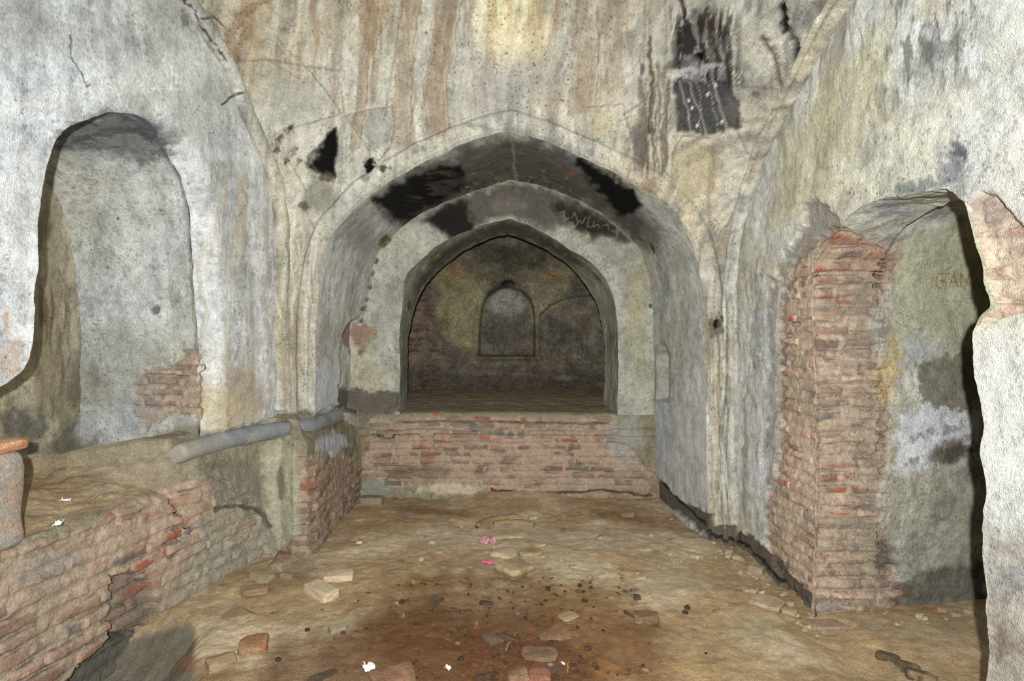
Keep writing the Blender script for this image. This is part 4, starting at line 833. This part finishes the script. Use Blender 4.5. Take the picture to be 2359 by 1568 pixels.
# (name, px, py, (l, w, h), rot, tilt x, tilt y, colour, colour2, kind, chip, label, category, group)
ITEMS = [
 ('brick', 740, 1372, (.215, .115, .060), -38, 0, 3, (200, 184, 154), None, 'stone', .12, 'whole pale brick on the floor, the nearer of the pair lying close together', 'brick', 'pale bricks on the dirt floor'),
 ('brick', 780, 1333, (.185, .10, .050), 12, 0, -2, (212, 190, 164), (196, 170, 142), 'stone', .3, 'pale pinkish brick with worn edges, the farther of the pair lying close together', 'brick', 'pale bricks on the dirt floor'),
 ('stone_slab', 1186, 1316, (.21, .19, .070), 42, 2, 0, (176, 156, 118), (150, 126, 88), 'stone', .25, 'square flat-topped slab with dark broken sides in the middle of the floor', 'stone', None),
 ('flat_stone', 1222, 1274, (.17, .13, .045), 20, 0, 0, (164, 146, 108), (140, 118, 80), 'stone', .5, 'rounded brownish stone just behind the square slab in the middle', 'stone', 'dusty stones around the square slab'),
 ('flat_stone', 1160, 1276, (.17, .12, .050), -15, 0, 0, (180, 166, 132), None, 'stone', .5, 'pale dusty stone behind and left of the square slab in the middle', 'stone', 'dusty stones around the square slab'),
 ('flat_stone', 1174, 1231, (.27, .16, .030), 8, 0, 0, (178, 160, 124), None, 'stone', .3, 'half-buried dusty slab framed by two curved tile pieces', 'stone', None),
 ('flat_stone', 1122, 1214, (.10, .14, .035), 30, 0, 0, (176, 158, 122), None, 'stone', .5, 'small dusty stone at the left foot of the curved tile pieces', 'stone', None),
 ('pebble', 827, 1249, (.045, .03, .02), 20, 0, 0, (214, 208, 196), None, 'stone', .4, 'single small white pebble on open ground in front of the left corner', 'pebble', None),
 ('stone_shard', 996, 1250, (.055, .05, .03), 60, 0, 20, (176, 176, 168), None, 'stone', .9, 'small grey triangular shard in the middle distance left of the pink wrapper', 'stone', 'grey shards on the dirt floor'),
 ('stone_shard', 944, 1188, (.09, .06, .03), 20, 0, 10, (162, 160, 148), None, 'stone', .9, 'grey shard close to the left end of the brick platform', 'stone', 'grey shards on the dirt floor'),
 ('stone_block', 857, 1155, (.21, .12, .07), 0, 0, 0, (124, 118, 96), None, 'stone', .1, 'grey rectangular block in the corner at the left foot of the brick platform', 'stone', None),
 ('stone', 776, 1454, (.085, .07, .055), 30, 0, 0, (104, 106, 92), None, 'stone', .6, 'greenish grey stone alone in front of the two pale bricks', 'stone', None),
 ('broken_brick', 584, 1498, (.13, .13, .06), 18, 0, 0, (168, 122, 82), (150, 96, 60), 'brick', .35, 'orange-brown squarish brick piece at the left front of the floor', 'brick', None),
 ('flat_stone', 600, 1334, (.17, .12, .035), -20, 6, 0, (150, 134, 104), None, 'stone', .5, 'flat dusty stone by the foot of the low wall, farther of two overlapping', 'stone', 'flat stones beside the low wall'),
 ('flat_stone', 588, 1364, (.16, .14, .045), 25, -4, 0, (154, 128, 102), (140, 110, 84), 'stone', .5, 'pinkish flat stone by the foot of the low wall, nearer of two overlapping', 'stone', 'flat stones beside the low wall'),
 ('stone', 548, 1422, (.20, .13, .05), -18, 0, 0, (142, 126, 92), None, 'stone', .6, 'wide half-buried stone between the low wall and the orange-brown brick piece', 'stone', None),
 ('stone', 662, 1330, (.09, .06, .035), -10, 0, 0, (112, 92, 70), None, 'stone', .6, 'small brown stone left of the two pale bricks', 'stone', None),
 ('stone', 510, 1536, (.13, .11, .06), 35, 0, 0, (136, 112, 80), None, 'stone', .6, 'brown stone at the rim of the dark pit', 'stone', None),
 ('broken_brick', 905, 1562, (.19, .16, .05), 20, 0, 0, (140, 88, 66), (112, 74, 54), 'brick', .5, 'flat red brick piece cut by the bottom edge, just right of a white scrap', 'brick', 'red brick pieces at the front edge'),
 ('stone_shard', 742, 1562, (.15, .035, .03), 52, 0, 8, (58, 42, 34), None, 'dark', .7, 'long dark shard at the front edge left of the white scraps', 'stone', 'dark shards in the reddish soil'),
 ('wooden_stick', 1008, 1392, (.17, .025, .022), 66, 0, 4, (86, 68, 50), None, 'dark', .3, 'short thick dark stick lying in the soil left of the centre slab', 'stick', None),
 ('stone_shard', 1073, 1413, (.135, .035, .025), -18, 0, 0, (84, 54, 42), None, 'dark', .8, 'long thin reddish-dark shard just right of the short stick', 'stone', 'dark shards in the reddish soil'),
 ('stone_shard', 1121, 1393, (.085, .035, .025), -25, 0, 0, (62, 48, 38), None, 'dark', .8, 'small dark double-pointed shard behind the long reddish-dark one', 'stone', 'dark shards in the reddish soil'),
 ('clod', 927, 1420, (.06, .05, .035), 20, 0, 0, (74, 54, 36), (120, 92, 60), 'dark', .7, 'dark clod of earth left of the short stick', 'clod', None),
 ('broken_brick', 1134, 1476, (.10, .055, .035), -38, 0, 12, (98, 50, 36), (60, 34, 26), 'brick', .7, 'dark red brick fragment in the brown soil below the long thin shard', 'brick', None),
 ('stone_shard', 1176, 1470, (.105, .035, .025), -26, 0, 0, (74, 52, 38), None, 'dark', .8, 'narrow dark shard just right of the dark red fragment', 'stone', 'dark shards in the reddish soil'),
 ('clod', 1068, 1452, (.05, .04, .03), 0, 0, 0, (72, 46, 32), None, 'dark', .6, 'small dark clod behind the dark red fragment', 'clod', None),
 ('broken_brick', 1489, 1428, (.135, .085, .05), -8, 0, -6, (112, 74, 56), (84, 54, 40), 'brick', .55, 'wedge-shaped dark red brick piece at the right edge of the brown soil', 'brick', None),
 ('stone_shard', 1449, 1416, (.085, .022, .02), -58, 0, 0, (78, 54, 40), None, 'dark', .8, 'thin dark sliver leaning towards the wedge-shaped brick piece', 'stone', 'dark shards in the reddish soil'),
 ('pebble', 1467, 1378, (.042, .036, .03), 0, 0, 0, (70, 54, 46), None, 'dark', .3, 'round dark pebble behind the wedge-shaped brick piece', 'pebble', None),
 ('stone_shard', 1440, 1364, (.05, .014, .014), -62, 0, 0, (92, 74, 54), None, 'dark', .8, 'tiny dark sliver beside the round dark pebble', 'stone', 'dark shards in the reddish soil'),
 ('stone', 1445, 1186, (.12, .07, .05), 6, 0, 0, (126, 98, 66), None, 'stone', .4, 'oval brown stone near the right foot of the brick platform', 'stone', None),
 ('stone', 1604, 1286, (.085, .08, .04), 35, 0, 8, (182, 166, 132), None, 'stone', .4, 'pale squarish stone near the dark base of the right wall', 'stone', None),
 ('flat_stone', 1560, 1294, (.08, .06, .02), 10, 0, 0, (178, 162, 134), None, 'stone', .5, 'small pale flat stone left of the pale squarish stone', 'stone', None),
 ('stone_slab', 1768, 1396, (.17, .13, .05), -48, 8, 0, (180, 164, 136), (156, 138, 110), 'stone', .3, 'dusty slab with dark front edge at the foot of the brick pier', 'stone', None),
 ('flat_stone', 1724, 1360, (.09, .08, .025), 10, 0, 0, (168, 150, 118), None, 'stone', .5, 'low dusty stone just behind the slab at the foot of the brick pier', 'stone', None),
 ('flat_stone', 1310, 1420, (.11, .08, .018), 30, 6, 0, (136, 108, 76), None, 'stone', .7, 'thin tan triangular flake between the centre slab and the wedge-shaped brick', 'stone', None),
 ('flat_stone', 1484, 1262, (.12, .10, .015), 0, 0, 0, (186, 170, 136), None, 'stone', .4, 'round pale stone nearly flush with the ground right of centre', 'stone', None),
 ('flat_stone', 1473, 1330, (.08, .07, .014), 15, 0, 0, (190, 166, 136), None, 'stone', .5, 'flat pinkish pale stone nearly flush with the ground right of centre', 'stone', None),
 ('flat_stone', 1242, 1254, (.10, .07, .018), 15, 0, 0, (184, 170, 138), None, 'stone', .5, 'flat dusty stone right of the slab framed by tile pieces', 'stone', None),
 ('flat_stone', 1322, 1305, (.06, .05, .016), 15, 0, 0, (182, 164, 128), None, 'stone', .5, 'small flat stone to the right of the square slab', 'stone', None),
 ('stone', 1228, 1192, (.085, .06, .03), 15, 0, 0, (182, 168, 138), None, 'stone', .5, 'small pale stone at the right end of the curved tile pieces', 'stone', None),
 ('broken_brick', 1275, 1460, (.16, .10, .025), 12, 5, 0, (128, 84, 58), (104, 68, 48), 'brick', .5, 'flat reddish brick flake in the middle of the brown soil', 'brick', None),
 ('flat_stone', 1244, 1506, (.17, .12, .022), -8, 0, 0, (108, 76, 62), (96, 62, 46), 'brick', .5, 'dull purplish flat stone in front of the flat reddish flake', 'stone', None),
 ('stone_shard', 1277, 1542, (.09, .03, .028), 28, 0, 0, (66, 48, 36), None, 'dark', .8, 'dark shard right of the purplish flat stone near the front edge', 'stone', 'dark shards in the reddish soil'),
 ('broken_brick', 1243, 1562, (.10, .07, .045), -4, 0, 0, (136, 62, 46), (104, 54, 42), 'brick', .3, 'bright red brick end at the front edge right of the pinkish stone', 'brick', 'red brick pieces at the front edge'),
 ('stone', 1194, 1560, (.10, .08, .05), 14, 0, 0, (146, 102, 80), (104, 76, 58), 'brick', .5, 'pinkish stone at the front edge left of the bright red brick end', 'stone', None),
 ('stone_shard', 1126, 1562, (.12, .05, .03), 36, 0, 10, (70, 46, 38), None, 'dark', .8, 'dark purplish shard at the front edge left of the pinkish stone', 'stone', 'dark shards in the reddish soil'),
 ('broken_brick', 1900, 1452, (.20, .10, .05), 2, 0, 0, (192, 168, 138), (176, 146, 118), 'brick', .15, 'pale brick lying over a dark hollow at the foot of the brick pier', 'brick', None),
 ('stone', 1612, 1212, (.16, .14, .09), -35, 0, 0, (128, 116, 90), None, 'stone', .2, 'blocky stone in the dark gap under the right wall plaster', 'stone', None),
 ('stone', 1650, 1240, (.20, .12, .05), -8, 0, 0, (150, 134, 110), (140, 102, 82), 'stone', .3, 'flat foundation stone jutting from under the right wall', 'stone', None),
 ('stone', 1676, 1275, (.08, .07, .04), 20, 0, 0, (168, 158, 132), None, 'stone', .5, 'small pale stone in front of the jutting foundation stone', 'stone', None),
 ('stone', 1702, 1290, (.09, .07, .04), -20, 0, 0, (164, 150, 124), None, 'stone', .5, 'second small pale stone in the row before the right wall base', 'stone', None),
 ('stone', 1742, 1318, (.10, .07, .05), -40, 0, 0, (140, 126, 104), None, 'stone', .5, 'grey-brown stone in the crevice between plaster and brick pier', 'stone', None),
 ('stone', 1810, 1412, (.11, .08, .05), -50, 0, 0, (158, 142, 114), None, 'stone', .5, 'dusty stone between the foot slab and the pale brick at the pier', 'stone', None),
 ('stone', 2046, 1520, (.10, .05, .035), -35, 0, 0, (96, 82, 60), None, 'dark', .6, 'upper dark stone of the short rubble row at the right front', 'stone', 'rubble row at the right front'),
 ('stone', 2084, 1542, (.12, .06, .045), -35, 0, 0, (88, 74, 54), (140, 124, 96), 'dark', .6, 'middle dark stone of the short rubble row at the right front', 'stone', 'rubble row at the right front'),
 ('stone', 2122, 1564, (.12, .06, .045), -45, 0, 0, (96, 80, 60), (150, 132, 100), 'dark', .6, 'lowest dark stone of the short rubble row at the right front', 'stone', 'rubble row at the right front'),
 ('stone', 2168, 1408, (.05, .04, .03), 0, 0, 0, (150, 110, 86), None, 'stone', .5, 'small reddish stone by the back of the right passage', 'stone', None),
 ('stone', 2232, 1414, (.05, .04, .03), 0, 0, 0, (170, 156, 126), None, 'stone', .5, 'small pale stone by the near edge of the right passage', 'stone', None),
 ('stone', 2200, 1418, (.045, .04, .025), 0, 0, 0, (152, 138, 108), None, 'stone', .5, 'small dusty stone midway across the back of the right passage', 'stone', None),
 ('stone', 700, 1268, (.20, .12, .06), 30, 0, 0, (128, 112, 92), (110, 80, 62), 'stone', .3, 'foundation stone sticking out at the foot of the left corner', 'stone', None),
 ('broken_brick', 664, 1282, (.16, .10, .05), 10, 0, 0, (132, 92, 74), (120, 104, 86), 'brick', .4, 'reddish broken brick at the foot of the left corner', 'brick', None),
 ('stone', 640, 1306, (.12, .09, .05), -20, 0, 0, (136, 122, 98), None, 'stone', .5, 'dusty stone where the low wall meets the left corner', 'stone', None),
]
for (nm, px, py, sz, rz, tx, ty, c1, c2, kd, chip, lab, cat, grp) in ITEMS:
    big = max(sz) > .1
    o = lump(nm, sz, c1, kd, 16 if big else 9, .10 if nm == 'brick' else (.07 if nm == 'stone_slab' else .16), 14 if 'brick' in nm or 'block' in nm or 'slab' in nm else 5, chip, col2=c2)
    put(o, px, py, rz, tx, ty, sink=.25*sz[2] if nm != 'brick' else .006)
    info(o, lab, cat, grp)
# curved tile pieces, half buried
def curved(name, r, a0, a1, wdt, hgt, px, py, rz, lab):
    n = 40; a = np.radians(np.linspace(a0, a1, n)); k = np.linspace(0, 2*math.pi, 13)
    cs = np.stack([np.sign(np.cos(k))*np.abs(np.cos(k))**.5*wdt/2, np.sign(np.sin(k))*np.abs(np.sin(k))**.5*hgt/2], 1)
    P = np.stack([np.cos(a)[:, None]*(r+cs[None, :, 0]), np.sin(a)[:, None]*(r+cs[None, :, 0]), cs[None, :, 1]+0*a[:, None]], -1)
    P += (fb3(P+px, 20, 3, 5)[..., None]-.5)*.014
    P[0] = P[0].mean(0)*.7+P[0]*.3; P[-1] = P[-1].mean(0)*.7+P[-1]*.3
    m_, q_ = P.shape[:2]; idx = np.arange(m_*q_).reshape(m_, q_); q = np.stack([idx[:-1, :-1], idx[1:, :-1], idx[1:, 1:], idx[:-1, 1:]], -1).reshape(-1, 4)
    V = P.reshape(-1, 3); V = V-V.mean(0)
    caps = np.r_[idx[0, :-1][::-1], idx[-1, :-1]]
    fl = np.r_[q.ravel(), caps]; szs = np.r_[np.full(len(q), 4), [q_-1, q_-1]]
    o = link(name, V, fl, szs, MATS['stone'], lin((150, 126, 92))*(.7+.5*fb3(V[None], 25, 3, 6)[0])[:, None])
    put(o, px, py, rz, sink=-.004); info(o, lab, 'tile', 'curved tile pieces half buried in the floor')
curved('curved_tile', .30, 60, 150, .05, .05, 1140, 1200, 20, 'longer dusty curved tile edge, left and farther of the two')
curved('curved_tile', .26, 45, 125, .05, .05, 1185, 1206, 0, 'shorter dusty curved tile edge, right and nearer of the two')
# crumpled pink wrappers
def foil(name, size, col, px, py, rz, lab, cat, n=16, amp=.5, h=.03, grp=None):
    seedc[0] += 1; s = seedc[0]; t = np.linspace(-1, 1, n); x, y = np.meshgrid(t, t, indexing='ij')
    z = (fb2(x*2.2+s, y*2.2, 3, s)-.3)*h*2; x = x*(1+amp*(fb2(x*2+s, y*2+9, 3, s+1)-.5)); y = y*(1+amp*(fb2(x*3+s, y*3+5, 3, s+2)-.5))
    P = np.stack([x*size[0]/2, y*size[1]/2, np.maximum(z, .002)+.004], -1); idx = np.arange(n*n).reshape(n, n)
    q = np.stack([idx[:-1, :-1], idx[1:, :-1], idx[1:, 1:], idx[:-1, 1:]], -1)
    kp = fb2(x[:-1, :-1]*2.5+s, y[:-1, :-1]*2.5, 2, s+4) > .36 if amp > .6 else np.ones((n-1, n-1), bool)
    q = q[kp].reshape(-1, 4); V = P.reshape(-1, 3)
    used = np.unique(q); mp = np.zeros(len(V), int); mp[used] = np.arange(len(used))
    c = np.broadcast_to(lin(col), (len(used), 3))*(.7+.6*fb3(V[used][None]+s, 60, 2, s)[0])[:, None]
    o = link(name, V[used], mp[q].ravel(), np.full(len(q), 4), M_FOIL, c, smooth=False)
    so = o.modifiers.new('thick', 'SOLIDIFY'); so.thickness = .0012
    put(o, px, py, rz, sink=0); info(o, lab, cat, grp)
    return o
M_FOIL = mat('thin_wrapper', bump=.1, fine=120, rough=.45, var=.08, speck=0, spec=.4)
foil('wrapper', (.15, .09), (190, 136, 142), 1118, 1246, 10, 'crumpled pink and white wrapper behind the square slab on its left', 'wrapper', 18, .9, .03, 'pink wrapper pieces')
foil('wrapper', (.08, .05), (196, 150, 150), 1142, 1262, 40, 'faded torn pink strip just right of the crumpled wrapper', 'wrapper', 12, .8, .02, 'pink wrapper pieces')
foil('wrapper', (.085, .035), (196, 84, 116), 1124, 1299, -20, 'small bright pink wrapper piece at the left tip of the square slab', 'wrapper', 12, .4, .02, 'pink wrapper pieces')
foil('paper_scrap', (.055, .05), (236, 232, 222), 851, 1539, 10, 'larger crumpled white scrap at the front edge beside the flat red brick', 'paper', 12, .5, .03, 'white scraps at the front')
foil('paper_scrap', (.025, .035), (240, 238, 230), 1032, 1538, 30, 'smaller white scrap at the front edge, to the right of the flat red brick', 'paper', 8, .4, .02, 'white scraps at the front')
foil('paper_scrap', (.012, .03), (240, 238, 230), 1297, 1527, 30, 'tiny white scrap with straw at the front right of centre', 'paper', 6, .4, .01, 'white scraps at the front')
for px, py, s_, lab in ((133, 1218, (.03, .05), 'white shiny scrap on the dusty top of the low wall, nearer its edge'), (150, 1162, (.05, .015), 'thin white scrap on the dusty top of the low wall, farther back')):
    o = foil('paper_scrap', s_, (240, 244, 246), px, py, 20, lab, 'paper', 8, .4, .02, 'white scraps on the low wall')
    X, Y, Z = ground(px, py, .72); o.location = (X, Y, .735)
# straw
for px, py, rz, lab in ((1165, 1498, 70, 'pale straw next to the dark red fragment'), (1308, 1545, 80, 'pale straw standing up by the tiny white scrap')):
    P = np.array([[0, 0, 0], [.02, 0, .012], [.05, .004, .016], [.08, 0, .01]], float); P = tube(resample(P, 12), .0014, 6); idx = np.arange(P.shape[0]*P.shape[1]).reshape(P.shape[:2])
    q = np.stack([idx[:-1, :-1], idx[1:, :-1], idx[1:, 1:], idx[:-1, 1:]], -1).reshape(-1, 4)
    o = link('straw', P.reshape(-1, 3), q.ravel(), np.full(len(q), 4), MATS['stone'], np.broadcast_to(lin((190, 166, 110)), (P.shape[0]*P.shape[1], 3)))
    put(o, px, py, rz, sink=0); info(o, lab, 'straw')
# countless small crumbs: copies of a few shapes
protos = [lump('crumb', (.024, .018, .014), c, 'dark', 5, .2, 4, .6) for c in ((70, 46, 30), (52, 36, 26), (96, 60, 36))]
light = [lump('small_stone', (.026, .02, .014), c, 'stone', 5, .2, 4, .6) for c in ((176, 160, 126), (150, 132, 100), (190, 178, 150))]
r2 = random.Random(11)
for i in range(95):
    p = protos[i % 3]; o = p if i < 3 else p.copy()
    if i >= 3: COL.objects.link(o)
    for _ in range(20):
        px = r2.gauss(1170, 230); py = r2.uniform(1345, 1563)
        if 560 < px < 1650: break
    s = r2.uniform(.5, 1.5); o.scale = (s, s*r2.uniform(.7, 1.4), s); put(o, px, py, r2.uniform(0, 360), sink=.003)
    info(o, 'tiny dark crumb of earth or brick lying in the brown soil', 'crumb', 'dark crumbs in the brown soil')
for i in range(90):
    p = light[i % 3]; o = p if i < 3 else p.copy()
    if i >= 3: COL.objects.link(o)
    if i < 45:   # along the foot of the right wall and pier
        t = r2.random(); px = 1640+t*240+r2.gauss(-12, 12); py = 1222+t*215+r2.gauss(16, 10)
    elif i < 62: px = r2.uniform(2000, 2250); py = r2.uniform(1412, 1440)
    else: px = r2.gauss(1400, 200); py = r2.uniform(1185, 1330)
    s = r2.uniform(.5, 1.7); o.scale = (s, s*r2.uniform(.7, 1.4), s); put(o, px, py, r2.uniform(0, 360), sink=.003)
    info(o, 'small pale stone crumb scattered on the dusty floor', 'crumb', 'pale crumbs on the dusty floor')
# ---- pipe
M_PIPE = mat('grey_clay_pipe', bump=.35, fine=60, var=.16, rough=.8)
pth = smooth_curve([(-1.965, 3.60, .862), (-1.895, 3.93, .872), (-1.77, 4.24, .875), (-1.63, 4.45, .875), (-1.50, 4.64, .872), (-1.455, 5.16, .870)], 120)
root = D.objects.new('drain_pipe', None); COL.objects.link(root); root.location = (-1.7, 4.2, .86)
info(root, 'grey pipe running along the foot of the left wall plaster, partly buried', 'pipe')
def pipe_part(nm, path, r, col):
    rr_ = r*np.ones(len(path))
    if nm == 'barrel': rr_[:3] = r*np.array([.80, .93, .99])
    r = rr_
    P = tube(path-np.array([-1.7, 4.2, .86]), r, 28); n, k = P.shape[:2]; idx = np.arange(n*k).reshape(n, k)
    q = np.stack([idx[:-1, :-1], idx[1:, :-1], idx[1:, 1:], idx[:-1, 1:]], -1).reshape(-1, 4)
    N = (fb3(P, 14, 3, 3)-.5)[..., None]*.006; P = P+N
    c = lin(col)*(.75+.5*fb3(P, 7, 4, 4))[..., None]; d_ = sst(.5, .62, fb3(P, 5, 4, 6))[..., None]*.6; c = c*(1-d_)+lin((146, 144, 134))*d_
    en = (sst(34, 0, np.arange(n))[:, None, None]*.8 if nm == 'barrel' else 0); c = c*(1-en)+lin((150, 142, 124))*(.7+.6*fb3(P, 20, 3, 8))[..., None]*en
    return link(nm, P.reshape(-1, 3), np.r_[q.ravel(), idx[0, :-1][::-1]], np.r_[np.full(len(q), 4), [k-1]], M_PIPE, c.reshape(-1, 3), root)
def pp(*a):
    o = pipe_part(*a)
    try: o.data.set_sharp_from_angle(angle=math.radians(40))
    except Exception: pass
pp('barrel', pth, .06, (120, 122, 124))
pp('collar', pth[40:44], .066, (104, 112, 114))
# ---- broken stump of masonry at the left edge
root = D.objects.new('masonry_stump', None); COL.objects.link(root); root.location = (-2.33, 2.42, .66)
info(root, 'broken masonry stump with an orange brick on top at the far left edge', 'pier')
o = lump('body', (.40, .56, .44), (190, 160, 140), 'brick', 16, .09, 8, .3, root, (168, 164, 154)); o.rotation_euler = (0, 0, math.radians(-12.4))
for i, (dx, dy, l_) in enumerate(((.03, .16, .24), (.03, -.12, .24))):
    o = lump('brick', (.35, l_, .05), (214, 138, 92), 'brick', 9, .07, 10, .3, root, (220, 176, 142)); o.location = (dx-.01+dy*.22, dy, .42); o.rotation_euler = (math.radians(2), 0, math.radians(-12.4))
